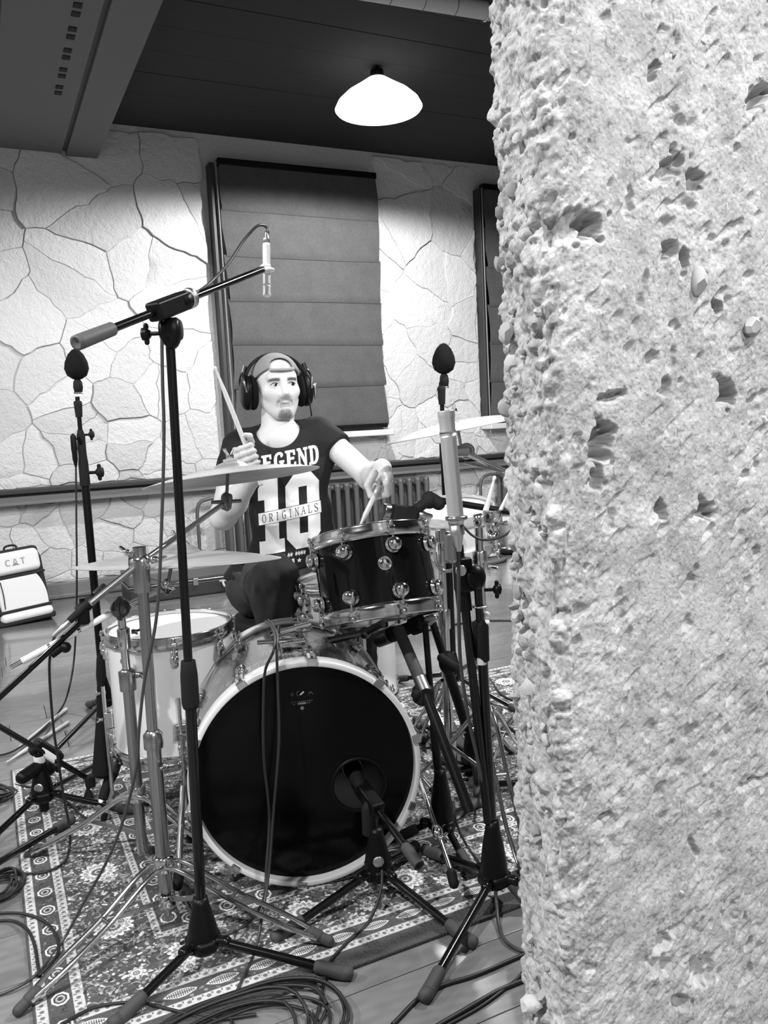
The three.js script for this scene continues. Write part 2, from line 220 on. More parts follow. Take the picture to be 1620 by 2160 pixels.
// ---------- rough concrete pillar ----------
const place = (gs, m) => (Array.isArray(gs) ? gs : [gs]).map((g) => g.applyMatrix4(m));
const m4 = (at, rx = 0, ry = 0, rz = 0) => new THREE.Matrix4().makeRotationFromEuler(new THREE.Euler(rx, ry, rz, 'YXZ')).setPosition(...at);
{
  const concTex = dataTex(1024, (u, v) => { const f = tileNoise(u, v, 160, 1), g = tileNoise(u, v, 44, 7), h = tileNoise(u, v, 12, 4); return 0.88 + 0.06 * h + 0.045 * g + 0.03 * f + (f > 0.85 ? 0.08 : 0) - (f < -0.9 ? 0.14 : 0); });
  const concBump = dataTex(1024, (u, v) => 0.5 + 0.2 * tileNoise(u, v, 110, 3) + 0.1 * tileNoise(u, v, 240, 8) + 0.2 * tileNoise(u, v, 44, 7), false);
  const concMat = mat(0.48, 0.9, { map: concTex, bumpMap: concBump, bumpScale: 0.0012 });
  const plan = [[0.62, -0.78], [0.53, -0.765], [0.508, -0.722], [0.488, -0.66], [0.483, -0.632], [0.496, -0.62], [0.53, -0.617], [0.6, -0.618], [0.8, -0.62], [0.95, -0.62], [1.15, -0.62], [1.2, -0.67], [1.17, -0.78]];
  const segs = [2, 36, 52, 26, 16, 30, 50, 140, 14, 6, 4, 4, 4];
  const S = []; plan.forEach((p, i) => { const q = plan[(i + 1) % plan.length]; for (let k = 0; k < segs[i]; k++) { const t = k / segs[i]; S.push([p[0] + (q[0] - p[0]) * t, p[1] + (q[1] - p[1]) * t]); } });
  const n = S.length, Nn = S.map((_, i) => { let nx = 0, nz = 0; for (let k = -6; k <= 6; k++) { const a = S[(i + k + n) % n], b = S[(i + k + 1 + n) % n], L = Math.hypot(b[0] - a[0], b[1] - a[1]) || 1; nx += -(b[1] - a[1]) / L; nz += (b[0] - a[0]) / L; } const L = Math.hypot(nx, nz); return [nx / L, nz / L]; });
  const Y = []; for (let y = 0; y < 0.385; y += 0.007) Y.push(y); for (let y = 0.39; y < 1.585; y += 0.00165) Y.push(y); for (let y = 1.59; y < CH; y += 0.007) Y.push(y); Y.push(CH);
  const r = rng(21), holes = [];
  const hole = (p, rx, ry, d, rot = 0) => holes.push([p[0], p[1], rx, ry, d, rot]);
  hole([0.539,1.109,-0.62], .013, .021, .03, -.3); hole([0.534,1.072,-0.62], .009, .008, .012); hole([0.717,1.155,-0.62], .008, .014, .026, .5); hole([0.707,1.147,-0.62], .008, .006, .014); hole([0.68,1.033,-0.62], .012, .009, .022, -.6); hole([0.618,1.037,-0.62], .005, .01, .016, .5);
  hole([0.633,1.376,-0.62], .022, .009, .014, .6); hole([0.666,1.368,-0.62], .012, .011, .014, .3); hole([0.632,1.299,-0.62], .012, .008, .015); hole([0.651,1.291,-0.62], .005, .012, .02, .2); hole([0.7,1.245,-0.62], .006, .009, .024, .5); hole([0.761,1.459,-0.62], .02, .01, .022, .6);
  hole([0.51,1.313,-0.62], .03, .014, .012, .25); hole([0.533,1.318,-0.62], .012, .01, .014); hole([0.577,1.338,-0.62], .005, .014, .009, -.3); hole([0.555,1.156,-0.62], .015, .005, .012, .2); hole([0.605,1.192,-0.62], .008, .006, .01); hole([0.594,1.259,-0.62], .004, .016, .008, -.3); hole([0.649,1.423,-0.62], .009, .008, .009); hole([0.613,1.465,-0.62], .004, .012, .01, -.7);
  hole([0.61,0.569,-0.62], .013, .012, .01, .3); hole([0.666,0.516,-0.62], .02, .016, .012, -.5); hole([0.606,0.543,-0.62], .018, .01, .009, -.6); hole([0.633,0.491,-0.62], .016, .008, .012, -.5); hole([0.532,0.731,-0.62], .009, .004, .01); hole([0.711,0.566,-0.62], .01, .014, .008, -.6); hole([0.746,0.715,-0.62], .035, .003, .009, .05); hole([0.651,0.795,-0.62], .014, .008, .006); hole([0.66,0.66,-0.62], .003, .012, .009, .5); hole([0.739,1.066,-0.62], .008, .006, .009); hole([0.753,1.142,-0.62], .012, .008, .009, .6);
  for (let k = 0; k < 190; k++) { const q = r(), s = 0.0012 + q * q * q * 0.0045; holes.push([0.49 + r() * 0.33, 0.4 + r() * 1.18, s, s * (1 + r() * 1.6), s * 1.7, -0.7 + (r() - 0.5) * 0.5]); }
  const cellH = {}, HC = 0.04; holes.forEach((h) => { const R = Math.max(h[2], h[3]) * 1.6; for (let i = Math.floor((h[0] - R) / HC); i <= Math.floor((h[0] + R) / HC); i++) for (let j = Math.floor((h[1] - R) / HC); j <= Math.floor((h[1] + R) / HC); j++) (cellH[i + ',' + j] ??= []).push(h); });
  const hash = (i, j, k) => { const s = Math.sin(i * 127.1 + j * 311.7 + k * 74.7) * 43758.5453; return s - Math.floor(s); };
  const pebbleDome = (a, b, c) => { const x = a / c, y = b / c, i0 = Math.floor(x), j0 = Math.floor(y); let best = 0; for (let i = i0 - 1; i <= i0 + 1; i++) for (let j = j0 - 1; j <= j0 + 1; j++) { const px = i + hash(i, j, 1), py = j + hash(i, j, 2), R = 0.3 + 0.5 * hash(i, j, 3), d = Math.hypot(x - px, (y - py) * (0.8 + 0.5 * hash(i, j, 4))) / R; if (d < 1) best = Math.max(best, Math.sqrt(1 - d * d) * R); } return best * c; };
  const pos = new Float32Array(n * Y.length * 3), uv = new Float32Array(n * Y.length * 2); let acc = 0; const SL = S.map((p, i) => { const a = acc, q = S[(i + 1) % n]; acc += Math.hypot(q[0] - p[0], q[1] - p[1]); return a; });
  Y.forEach((y, j) => { for (let i = 0; i < n; i++) {
    const [x, z] = S[i], [nx, nz] = Nn[i], side = smooth(0.512 + 0.016 * n3(y * 14, 2, 5), 0.484, x) + (i < 100 ? 1 : 0), sd = Math.min(1, side), s = SL[i], k = (j * n + i);
    const dense = y > 0.001 && y < CH - 0.001;
    let d = 0.006 * fbm(x * 5, y * 5, z * 5, 3);
    if (dense && nz > -0.95) {
      const a = (x - y) * 0.7071, b = (x + y) * 0.7071, calm = smooth(-0.12, 0.28, n3(x * 9, y * 7, 4.2) + 0.5 * n3(x * 24, y * 20, 1));
      const low = smooth(0.95, 0.55, y);
      let f = 0.0032 * fbm(a * 62, b * 40, z * 40 + 3, 4) + 0.0006 * n3(x * 190, y * 190, 2);
      const pit = n3(a * 95, b * 42, 8.5); f -= 0.004 * smooth(0.22, 0.55, pit);
      d += f * (1.05 - 0.72 * calm) * (1 - 0.25 * low);
      if (low > 0) d += low * 0.0011 * pebbleDome(a, b * 0.6, 0.011) / 0.005 * (1 - sd);
      if (sd > 0) d += sd * (0.5 * pebbleDome(s, y, 0.017) * smooth(-0.1, 0.25, n3(s * 30, y * 18, 6)) + 0.3 * pebbleDome(s + 3, y + 1, 0.008) - 0.003 + 0.011 * fbm(s * 34, y * 20, 3, 4));
      const hs = cellH[Math.floor(x / HC) + ',' + Math.floor(y / HC)];
      if (hs && nz > 0.4) { const wob = 1 + 0.6 * n3(x * 130, y * 130, 1.5); for (const [hx, hy, rx, ry, dp, rot] of hs) { const dx = x - hx, dy = y - hy, c = Math.cos(rot), sn = Math.sin(rot), e = Math.hypot((dx * c + dy * sn) / rx, (dy * c - dx * sn) / ry) * wob; if (e < 1.25) d -= (dp > 0.009 ? 0.95 : 0.65) * dp * smooth(1.25, 0.5, e); } }
    }
    pos[k * 3] = x + nx * d; pos[k * 3 + 1] = y; pos[k * 3 + 2] = z + nz * d; uv[k * 2] = s / 0.4; uv[k * 2 + 1] = y / 0.4;
  } });
  const idx = []; for (let j = 0; j + 1 < Y.length; j++) for (let i = 0; i < n; i++) { const a = j * n + i, b = j * n + (i + 1) % n; if (i === n - 1) { /* closing seam */ } idx.push(a, b, b + n, a, b + n, a + n); }
  const g = new THREE.BufferGeometry(); g.setAttribute('position', new THREE.BufferAttribute(pos, 3)); g.setAttribute('uv', new THREE.BufferAttribute(uv, 2)); g.setIndex(idx); g.computeVertexNormals(); outward(g);
  const pillar = struct('pillar_1', g, concMat, 'rough broken concrete pillar filling the right side');
  const rocks = [0, 1, 2, 3, 4].map((k) => { const q = BGU.mergeVertices(new THREE.IcosahedronGeometry(1, 1).deleteAttribute('normal').deleteAttribute('uv')), p = q.attributes.position; for (let i = 0; i < p.count; i++) { const f = 0.9 + 0.3 * r() + 0.28 * n3(p.getX(i) * 1.3 + k * 9, p.getY(i) * 1.3, p.getZ(i) * 1.3) + 0.05 * n3(p.getX(i) * 4, p.getY(i) * 4, k) + 0.05 * n3(p.getX(i) * 9, p.getZ(i) * 9, k); p.setXYZ(i, p.getX(i) * f, p.getY(i) * f * 0.8, p.getZ(i) * f * 0.62); } return BGU.toCreasedNormals(q, 0.55); });
  const rockMats = [0.26, 0.36, 0.46].map((v) => mat(v, 0.85, { bumpMap: concBump, bumpScale: 0.002 }));
  const pebble = (x, y, z, s, rot, k) => { const m = piece('pebble', rocks[k % 5], rockMats[k % 3], pillar); m.position.set(x, y, z); m.scale.setScalar(s); m.rotation.set(rot, rot * 2.3, rot * 1.7); };
  for (let k = 0; k < 120; k++) { const t = r(), x = 0.508 - 0.024 * t, z = -0.735 + 0.1 * t; pebble(x + 0.0005, 0.4 + r() * 1.18, z, 0.0025 + Math.pow(r(), 3) * 0.007, r() * 6, k); }
  for (let k = 0; k < 46; k++) pebble(0.5 + r() * 0.3, 0.4 + Math.pow(r(), 1.6) * 1.15, -0.622, 0.002 + r() * r() * 0.006, r() * 6, k);
  const big = (p, s, rot, k) => pebble(p[0], p[1], p[2] - 0.002, s, rot, k);
  big([0.67,1.27,-0.62], .016, .6, 1); big([0.753,1.223,-0.62], .014, .2, 1); big([0.5,0.894,-0.7], .011, .9, 2); big([0.495,0.955,-0.7], .008, 2.2, 0); big([0.506,0.853,-0.69], .016, 1.2, 2); big([0.505,1.321,-0.71], .008, 2, 0); big([0.523,1.256,-0.7], .013, 1.1, 0); big([0.499,1.228,-0.71], .012, .5, 1); big([0.509,1.199,-0.71], .014, 1.9, 2); big([0.494,0.93,-0.7], .009, .2, 1); big([0.482,0.504,-0.68], .012, 1.5, 2);
}
// ---------- patterned rug ----------
{
  const W = 2.22, Dp = 1.54, PX = 2048, S = PX / W, PY = Math.round(Dp * S), r = rng(8);
  const tex = canvasTex(PX, PY, (c) => {
    const g = (v) => `rgb(${v},${v},${v})`;
    c.fillStyle = g(74); c.fillRect(0, 0, PX, PY);
    const box = (o, f, v) => { c.fillStyle = g(v); c.fillRect(o * S, o * S, PX - 2 * o * S, PY - 2 * o * S - f * S); };
    const speck = (x0, y0, x1, y1, dens, lo, hi, sz) => { const n = (x1 - x0) * (y1 - y0) * dens; for (let k = 0; k < n; k++) { const x = x0 + r() * (x1 - x0), y = y0 + r() * (y1 - y0), s = sz * (0.4 + r()); c.fillStyle = g(Math.round(lo + (hi - lo) * r())); c.beginPath(); c.ellipse(x, y, s * (0.5 + r()), s * (0.35 + 0.4 * r()), r() * 3.14, 0, 6.3); c.fill(); } };
    const scroll = (x0, y0, x1, y1, n, v, w, R) => { c.lineWidth = w; for (let k = 0; k < n; k++) { const x = x0 + r() * (x1 - x0), y = y0 + r() * (y1 - y0), a = r() * 6.3; c.strokeStyle = g(v + Math.round(r() * 50)); c.beginPath(); c.arc(x, y, R * (0.4 + r()), a, a + 2 + r() * 2); c.stroke(); } };
    const F = 0.05;
    box(0.004, F, 74); 
    const guard = (o, w) => { c.save(); box(o, F, 196); c.restore(); const X0 = o * S, Y0 = o * S, X1 = PX - o * S, Y1 = PY - o * S - F * S, w2 = w * S; c.fillStyle = g(112); for (let x = X0; x < X1; x += w2 * 0.9) for (const y of [Y0 + w2 / 2, Y1 - w2 / 2]) { c.beginPath(); c.arc(x, y, w2 * 0.22, 0, 6.3); c.fill(); c.fillRect(x + w2 * 0.3, y - w2 * 0.4, w2 * 0.14, w2 * 0.3); } for (let y = Y0; y < Y1; y += w2 * 0.9) for (const x of [X0 + w2 / 2, X1 - w2 / 2]) { c.beginPath(); c.arc(x, y, w2 * 0.22, 0, 6.3); c.fill(); c.fillRect(x - w2 * 0.4, y + w2 * 0.3, w2 * 0.3, w2 * 0.14); } box(o + w, F, 78); };
    const rosette = (x, y, R, n, a0 = 0) => { for (const [q, v] of [[1, 232], [0.8, 160], [0.62, 222], [0.4, 100], [0.22, 200]]) { c.fillStyle = g(v); for (let k = 0; k < n; k++) { const a = a0 + k / n * 6.283; c.beginPath(); c.ellipse(x + Math.cos(a) * R * q * 0.62, y + Math.sin(a) * R * q * 0.62, R * q * 0.42, R * q * 0.16 + 1, a, 0, 6.3); c.fill(); } } c.fillStyle = g(90); c.beginPath(); c.arc(x, y, R * 0.12, 0, 6.3); c.fill(); };
    const leafM = (x, y, L, B, a) => { c.save(); c.translate(x, y); c.rotate(a); c.fillStyle = g(220); c.beginPath(); c.moveTo(-L, 0); c.quadraticCurveTo(0, -B * 1.9, L, 0); c.quadraticCurveTo(0, B * 1.9, -L, 0); c.fill(); c.strokeStyle = g(88); c.lineWidth = L * 0.06; for (let k = -6; k <= 6; k++) { const b = B * 0.75 * (1 - (k / 7.5) ** 2); c.beginPath(); c.moveTo(k * L / 8, -b); c.lineTo(k * L / 8, b); c.stroke(); } c.beginPath(); c.moveTo(-L * 0.8, 0); c.lineTo(L * 0.8, 0); c.stroke(); c.restore(); };
    const hexM = (x, y, R) => { for (const [q, v] of [[1, 225], [0.74, 60], [0.55, 180], [0.3, 70]]) { c.fillStyle = g(v); c.beginPath(); for (let k = 0; k < 8; k++) c.lineTo(x + Math.cos(k * 0.785 + 0.39) * R * q * 0.85, y + Math.sin(k * 0.785 + 0.39) * R * q); c.fill(); } };
    const around = (o, step, fn) => { const X0 = o * S, Y0 = o * S, X1 = PX - o * S, Y1 = PY - o * S - F * S; for (let x = X0 + step * S / 2; x < X1; x += step * S) { fn(x, Y0, 0); fn(x, Y1, 0); } for (let y = Y0 + step * S / 2; y < Y1; y += step * S) { fn(X0, y, 1.571); fn(X1, y, 1.571); } };
    guard(0.006, 0.022); speck(0.03 * S, 0.03 * S, PX - 0.03 * S, PY - (0.03 + F) * S, 0.006, 40, 150, 4);
    around(0.053, 0.088, (x, y, a) => (a ? hexM(x, y, 0.022 * S) : leafM(x, y, 0.036 * S, 0.014 * S, a)));
    guard(0.076, 0.022); speck(0.1 * S, 0.1 * S, PX - 0.1 * S, PY - (0.1 + F) * S, 0.016, 36, 232, 4.6); scroll(0.1 * S, 0.1 * S, PX - 0.1 * S, PY - (0.1 + F) * S, 3600, 120, 3, 10);
    around(0.185, 0.27, (x, y, a) => { rosette(x, y, 0.045 * S, 15); }); around(0.15, 0.21, (x, y) => rosette(x + 50, y + 20, 0.02 * S, 8)); around(0.225, 0.19, (x, y) => rosette(x + 70, y - 16, 0.016 * S, 7));
    guard(0.262, 0.018); speck(0.285 * S, 0.285 * S, PX - 0.285 * S, PY - (0.285 + F) * S, 0.008, 42, 140, 4);
    around(0.305, 0.09, (x, y) => hexM(x, y, 0.024 * S)); guard(0.332, 0.02);
    speck(0.356 * S, 0.356 * S, PX - 0.356 * S, PY - (0.356 + F) * S, 0.016, 34, 225, 4.8); scroll(0.36 * S, 0.36 * S, PX - 0.36 * S, PY - (0.36 + F) * S, 2600, 110, 3, 11);
    for (let k = 0; k < 26; k++) rosette((0.42 + r() * 1.4) * S, (0.42 + r() * 0.66) * S, (0.02 + r() * 0.03) * S, 11);
  });
  const bump = dataTex(512, (u, v) => 0.5 + 0.5 * tileNoise(u, v, 150, 3), false); bump.repeat.set(4, 3);
  const g = new RoundedBoxGeometry(W, 0.009, Dp, 3, 0.003), p = g.attributes.position, u = g.attributes.uv; for (let i = 0; i < p.count; i++) u.setXY(i, p.getX(i) / W + 0.5, 0.5 - p.getZ(i) / Dp);
  g.translate(W / 2 - 0.012, 0.0045, -1.487 - Dp / 2);
  single('rug', 'oriental patterned rug lying under the drum kit', 'rug', [1.1, 0, -2.26], g, mat(1, 0.95, { map: tex, bumpMap: bump, bumpScale: 0.002, sheen: 0.2, sheenRoughness: 0.9 }));
}
// ---------- backpack ----------
function planarUV(g, x0, x1, y0, y1) { const p = g.attributes.position, nn = g.attributes.normal, u = g.attributes.uv; for (let i = 0; i < p.count; i++) { if (nn.getZ(i) > 0.4) u.setXY(i, (p.getX(i) - x0) / (x1 - x0), (p.getY(i) - y0) / (y1 - y0)); else u.setXY(i, 0.01, 0.01); } return g; }
{
  const m = m4([0.155, 0, -5.56], -0.12, 0.12, 0.075), t = new Thing('backpack', 'white and black backpack with lettered top pocket standing by the wall', 'backpack', [0.155, 0, -5.56]);
  const flapTex = canvasTex(512, 256, (c, w, h) => { c.fillStyle = '#f2f2f2'; c.fillRect(0, 0, w, h); c.fillStyle = '#a4a4a4'; c.font = 'bold 104px sans-serif'; c.textAlign = 'center'; c.save(); c.translate(256, 158); c.scale(0.92, 1); c.fillText('C', -88, 0); c.fillText('A', -2, 0); c.fillText('T', 82, 0); c.restore(); c.fillStyle = '#f2f2f2'; c.beginPath(); c.moveTo(256, 118); c.lineTo(206, 164); c.lineTo(306, 164); c.fill(); c.fillStyle = '#8c8c8c'; c.beginPath(); c.moveTo(255, 124); c.lineTo(212, 160); c.lineTo(298, 160); c.fill(); });
  const whiteCloth = mat(0.86, 0.7), bk = mat(0.016, 0.8);
  t.add('body', place([rbox([0, 0.228, -0.05], 0.33, 0.455, 0.2, 0.07), rbox([0, 0.02, -0.02], 0.34, 0.04, 0.24, 0.015), rbox([0, 0.3, 0.03], 0.29, 0.34, 0.07, 0.03)], m), bk);
  t.add('top_pocket', place(planarUV(rbox([-0.005, 0.382, 0.062], 0.29, 0.142, 0.07, 0.05), -0.15, 0.14, 0.311, 0.453), m), mat(0.95, 0.7, { map: flapTex }));
  const s = new THREE.Shape(); s.moveTo(-0.125, 0.1); s.lineTo(0.135, 0.1); s.quadraticCurveTo(0.145, 0.2, 0.098, 0.285); s.lineTo(-0.118, 0.285); s.quadraticCurveTo(-0.135, 0.2, -0.125, 0.1);
  const fp = new THREE.ExtrudeGeometry(s, { depth: 0.02, bevelEnabled: true, bevelSize: 0.008, bevelThickness: 0.012, bevelSegments: 3, curveSegments: 8 }); fp.translate(0, 0, 0.06); t.add('front_pocket', place(fp, m), whiteCloth);
  t.add('zip', place(tube([[-0.112, 0.28, 0.094], [-0.108, 0.2, 0.095], [-0.112, 0.11, 0.094]], 0.003), m), bk);
  t.add('bottom_pocket', place(rbox([0.005, 0.05, 0.075], 0.31, 0.062, 0.07, 0.03), m), whiteCloth);
  t.add('strap', place([rbox([0, 0.3, 0.085], 0.31, 0.016, 0.02, 0.006)], m), bk); t.add('strap', place([rbox([0, 0.09, 0.09], 0.32, 0.016, 0.02, 0.006)], m), bk);
  t.add('carry_loop', place(tube([[-0.04, 0.45, -0.04], [-0.03, 0.485, -0.04], [0.03, 0.485, -0.04], [0.04, 0.45, -0.04]], 0.007), m), bk);
}
// ---------- instrument case lying by the wall ----------
{
  const x0 = 0.8, x1 = 1.75, z = -5.62, t = new Thing('instrument_case', 'long grey hard case with pale handle lying along the wall', 'case', [1.25, 0, z]);
  const cm = mat(0.14, 0.55), lo = mat(0.035, 0.5);
  t.add('base', rbox([(x0 + x1) / 2, 0.055, z - 0.15], x1 - x0, 0.11, 0.34, 0.02), lo); t.add('lid', rbox([(x0 + x1) / 2, 0.165, z - 0.15], x1 - x0, 0.1, 0.335, 0.025), cm);
  t.add('trim', rbox([(x0 + x1) / 2, 0.114, z - 0.15], x1 - x0 + 0.006, 0.01, 0.345, 0.004), M.dullChrome); t.add('trim', rbox([(x0 + x1) / 2, 0.205, z - 0.15], x1 - x0 - 0.02, 0.008, 0.325, 0.004), M.dullChrome);
  t.add('handle', [tube([[1.44, 0.085, z + 0.022], [1.445, 0.055, z + 0.045], [1.5, 0.042, z + 0.05], [1.555, 0.055, z + 0.045], [1.56, 0.085, z + 0.022]], 0.009), rbox([1.44, 0.088, z + 0.022], 0.05, 0.012, 0.01, 0.003), rbox([1.56, 0.088, z + 0.022], 0.05, 0.012, 0.01, 0.003)], mat(0.5, 0.4));
  for (const x of [1.25, 1.68]) t.add('latch', [rbox([x, 0.105, z + 0.025], 0.035, 0.05, 0.012, 0.003)], M.satin);
}
// ---------- drums ----------
const RIGHT = [0.899, 0, 0.438], AWAY = [0.438, 0, -0.899], UP = [0, 1, 0];
const tilt = (r, a) => unit(add(add(UP, RIGHT, r), AWAY, a));
const headWhite = mat(0.82, 0.5), headBlack = mat(0.006, 0.16, { clearcoat: 0.4, clearcoatRoughness: 0.1 }), pearl = mat(0.84, 0.25, { clearcoat: 0.8, clearcoatRoughness: 0.08 });
const HOOP = (R) => [[-0.006, R], [-0.006, R + 0.006], [0.003, R + 0.009], [0.016, R + 0.009], [0.026, R + 0.006], [0.03, R + 0.008], [0.032, R + 0.003], [0.03, R], [-0.006, R]];
function drum(t, c, ax, R, H, o) {   // c: centre of the lower edge
  ax = unit(ax); const top = add(c, ax, H), q = basis(ax), at = (a, r, h) => V([Math.cos(a) * r, h, Math.sin(a) * r]).applyMatrix4(q).add(V(c)).toArray();
  t.add('shell', lathe(c, ax, [[0, R - 0.008], [0, R], [H, R], [H, R - 0.008], [0, R - 0.008]], 56), o.shell);
  t.add('hoop', lathe(add(top, ax, -0.02), ax, HOOP(R), 64), o.hoop); t.add('hoop', lathe(add(c, ax, 0.02), ax.map((v) => -v), HOOP(R), 64), o.hoop);
  t.add('drum_head', lathe(add(top, ax, -0.006), ax, [[0, 0], [0, R * 0.99], [0.004, R * 0.97], [0.004, 0]], 48), o.headTop); t.add('drum_head', lathe(add(c, ax, 0.006), ax.map((v) => -v), [[0, 0], [0, R * 0.99], [0.004, R * 0.97], [0.004, 0]], 48), o.headBottom || M.white);
  for (let k = 0; k < o.n; k++) {
    const a = o.phase + k / o.n * Math.PI * 2, od = sub(at(a, 1, 0), c);
    for (const [h, hh, s] of [[H - o.lugIn, H - 0.006, 1], [o.lugIn, 0.006, -1]]) {
      const p = at(a, R, h);
      const lug = t.add('lug', o.round ? [lathe(p, od, [[0, 0], [0, 0.021], [0.004, 0.021], [0.006, 0.016], [0.012, 0.015], [0.018, 0.019], [0.026, 0.016], [0.029, 0.008], [0.03, 0]], 20)] : [rbox(add(p, od, 0.006), 0.02, 0.05, 0.016, 0.007, ax, od), lathe(p, od, [[0, 0], [0, 0.012], [0.012, 0.012], [0.018, 0.008], [0.02, 0]], 12)], M.chrome);
      t.add('tension_rod', [rod(at(a, R + 0.013, h), at(a, R + 0.013, hh), 0.0028, 0.0028, 8), lathe(at(a, R + 0.013, hh + s * 0.004), ax.map((v) => v * s), [[0, 0], [0, 0.006], [0.01, 0.005], [0.014, 0.003], [0.016, 0]], 10), rbox(at(a, R + 0.009, hh - s * 0.003), 0.02, 0.014, 0.014, 0.004, ax, od)], M.chrome, lug);
    }
  }
  return { at, ax, top };
}
// bass drum
const BF = [0.644, 0.297, -1.83], BAX = unit([0.112, 0, -0.413]), BD = 0.42;   // front centre, direction towards the back
{
  const t = new Thing('bass_drum', 'large bass drum with glossy black front head and pale hoop', 'drum', [BF[0], 0, BF[2]]), R = 0.272;
  const FR = BAX.map((v) => -v), q = basis(BAX), at = (a, r, h) => V([Math.cos(a) * r, h, Math.sin(a) * r]).applyMatrix4(q).add(V(BF)).toArray();
  const sparkle = dataTex(512, (u, v) => 0.58 + 0.25 * tileNoise(u, v, 90, 4) + 0.1 * tileNoise(u, v, 9, 2)); sparkle.repeat.set(6, 2);
  t.add('shell', lathe(BF, BAX, [[0.02, R - 0.01], [0.02, R], [BD - 0.02, R], [BD - 0.02, R - 0.01], [0.02, R - 0.01]], 72), mat(0.52, 0.25, { map: sparkle, clearcoat: 0.9, clearcoatRoughness: 0.1 }));
  const hp = [[-0.024, R - 0.001], [-0.026, R + 0.002], [-0.026, R + 0.01], [-0.022, R + 0.013], [0.018, R + 0.013], [0.02, R + 0.009], [0.02, R + 0.002], [0.0, R - 0.001], [-0.024, R - 0.001]];
  const hoopMat = mat(0.9, 0.24, { metalness: 0.12, clearcoat: 0.6 });
  t.add('hoop', lathe(BF, BAX, hp, 96), hoopMat); t.add('hoop', lathe(add(BF, BAX, BD), FR, hp, 96), hoopMat);
  // front head with a port hole and printed emblem
  const emb = canvasTex(1024, 1024, (c) => { c.fillStyle = '#ffffff'; c.fillStyle = '#0c0c0c'; c.fillRect(0, 0, 1024, 1024); c.save(); c.translate(512, 140); c.scale(0.8, 0.8); c.strokeStyle = '#e6e6e6'; c.lineWidth = 9; c.beginPath(); c.moveTo(-8, 6); c.lineTo(14, -12); c.stroke(); c.lineWidth = 4; c.strokeStyle = '#777'; c.beginPath(); c.arc(-52, -2, 7, 0, 6.3); c.stroke(); c.beginPath(); c.moveTo(-20, 12); c.quadraticCurveTo(-36, -16, -12, -16); c.stroke(); c.beginPath(); c.moveTo(40, 8); c.lineTo(52, -8); c.lineTo(66, 8); c.stroke(); c.strokeStyle = '#8c8c8c'; c.lineWidth = 5; for (let k = 0; k < 11; k++) { c.beginPath(); c.moveTo(-62 + k * 11.6, 44); c.lineTo(-56 + k * 11.6, 44); c.stroke(); if (k > 0 && k < 10) { c.beginPath(); c.moveTo(-62 + k * 11.6, 56); c.lineTo(-55 + k * 11.6, 56); c.stroke(); } } c.fillStyle = '#8c8c8c'; c.fillRect(-22, 50, 44, 12); c.beginPath(); c.arc(0, 84, 11, 0, 6.3); c.fill(); c.restore(); });
  const s = new THREE.Shape(); s.absarc(0, 0, R - 0.001, 0, Math.PI * 2); const pc = [0.128, -0.05], hl = new THREE.Path(); hl.absarc(pc[0], pc[1], 0.066, 0, Math.PI * 2, true); s.holes.push(hl);
  const hg = new THREE.ExtrudeGeometry(s, { depth: 0.002, bevelEnabled: false, curveSegments: 72 }); { const p = hg.attributes.position, u = hg.attributes.uv; for (let i = 0; i < p.count; i++) u.setXY(i, p.getX(i) / (2 * R) + 0.5, p.getY(i) / (2 * R) + 0.5); }
  const hm = new THREE.Matrix4().makeBasis(V(unit(cross(UP, FR))), V(UP), V(FR)).setPosition(...BF); hg.applyMatrix4(hm); const fh = t.add('front_head', hg, mat(0.8, 0.14, { map: emb, specularIntensity: 0.3, side: THREE.DoubleSide }));
  const rg = new THREE.TorusGeometry(0.067, 0.005, 8, 48); rg.translate(pc[0], pc[1], 0.003); rg.applyMatrix4(hm); t.add('port_ring', rg, M.black, fh);
  t.add('rear_head', lathe(add(BF, BAX, BD - 0.006), BAX, [[0, 0], [0, R - 0.004], [0.003, R - 0.004], [0.003, 0]], 48), headWhite);
  for (let k = 0; k < 10; k++) {
    const a = k / 10 * Math.PI * 2 + 0.21, od = sub(at(a, 1, 0), BF);
    for (const [h, s1] of [[0, 1], [BD, -1]]) {
      const lug = t.add('lug', [rbox(at(a, R + 0.008, h + s1 * 0.085), 0.026, 0.058, 0.02, 0.008, BAX, od), lathe(at(a, R, h + s1 * 0.085), od, [[0, 0], [0, 0.014], [0.016, 0.012], [0.022, 0.007], [0.024, 0]], 12)], M.chrome);
      t.add('claw_hook', [rbox(at(a, R + 0.017, h - s1 * 0.004), 0.024, 0.052, 0.007, 0.003, BAX, od), rbox(at(a, R + 0.009, h - s1 * 0.028), 0.024, 0.005, 0.018, 0.002, BAX, od), rod(at(a, R + 0.026, h - s1 * 0.004), at(a, R + 0.016, h + s1 * 0.08), 0.003, 0.003, 8), rbox(at(a, R + 0.026, h - s1 * 0.008), 0.008, 0.018, 0.008, 0.002, BAX, od)], M.chrome, lug);
    }
  }
  // spurs
  const sp = t.add('spur', [rod([0.932,0.228,-1.784], [0.878,0.098,-1.537], 0.006), lathe([0.908,0.159,-1.664], sub([0.893,0.139,-1.613], [0.908,0.159,-1.664]), [[0, 0], [0, 0.008], [0.02, 0.014], [0.035, 0.012], [0.045, 0]], 12), ...wing([0.895,0.147,-1.624], RIGHT, 0.02, 0.022)], M.chrome);
  t.add('rubber_foot', capsule([0.881,0.101,-1.547], [0.874,0.089,-1.526], 0.012), M.rubber, sp);
  const sp2 = t.add('spur', [rod([0.389,0.226,-2.071], [0.333,0.07,-1.922], 0.008), ...wing([0.373,0.167,-1.993], RIGHT, 0.018, 0.02)], M.chrome); t.add('rubber_foot', capsule([0.335,0.075,-1.922], [0.328,0.055,-1.911], 0.013), M.rubber, sp2);
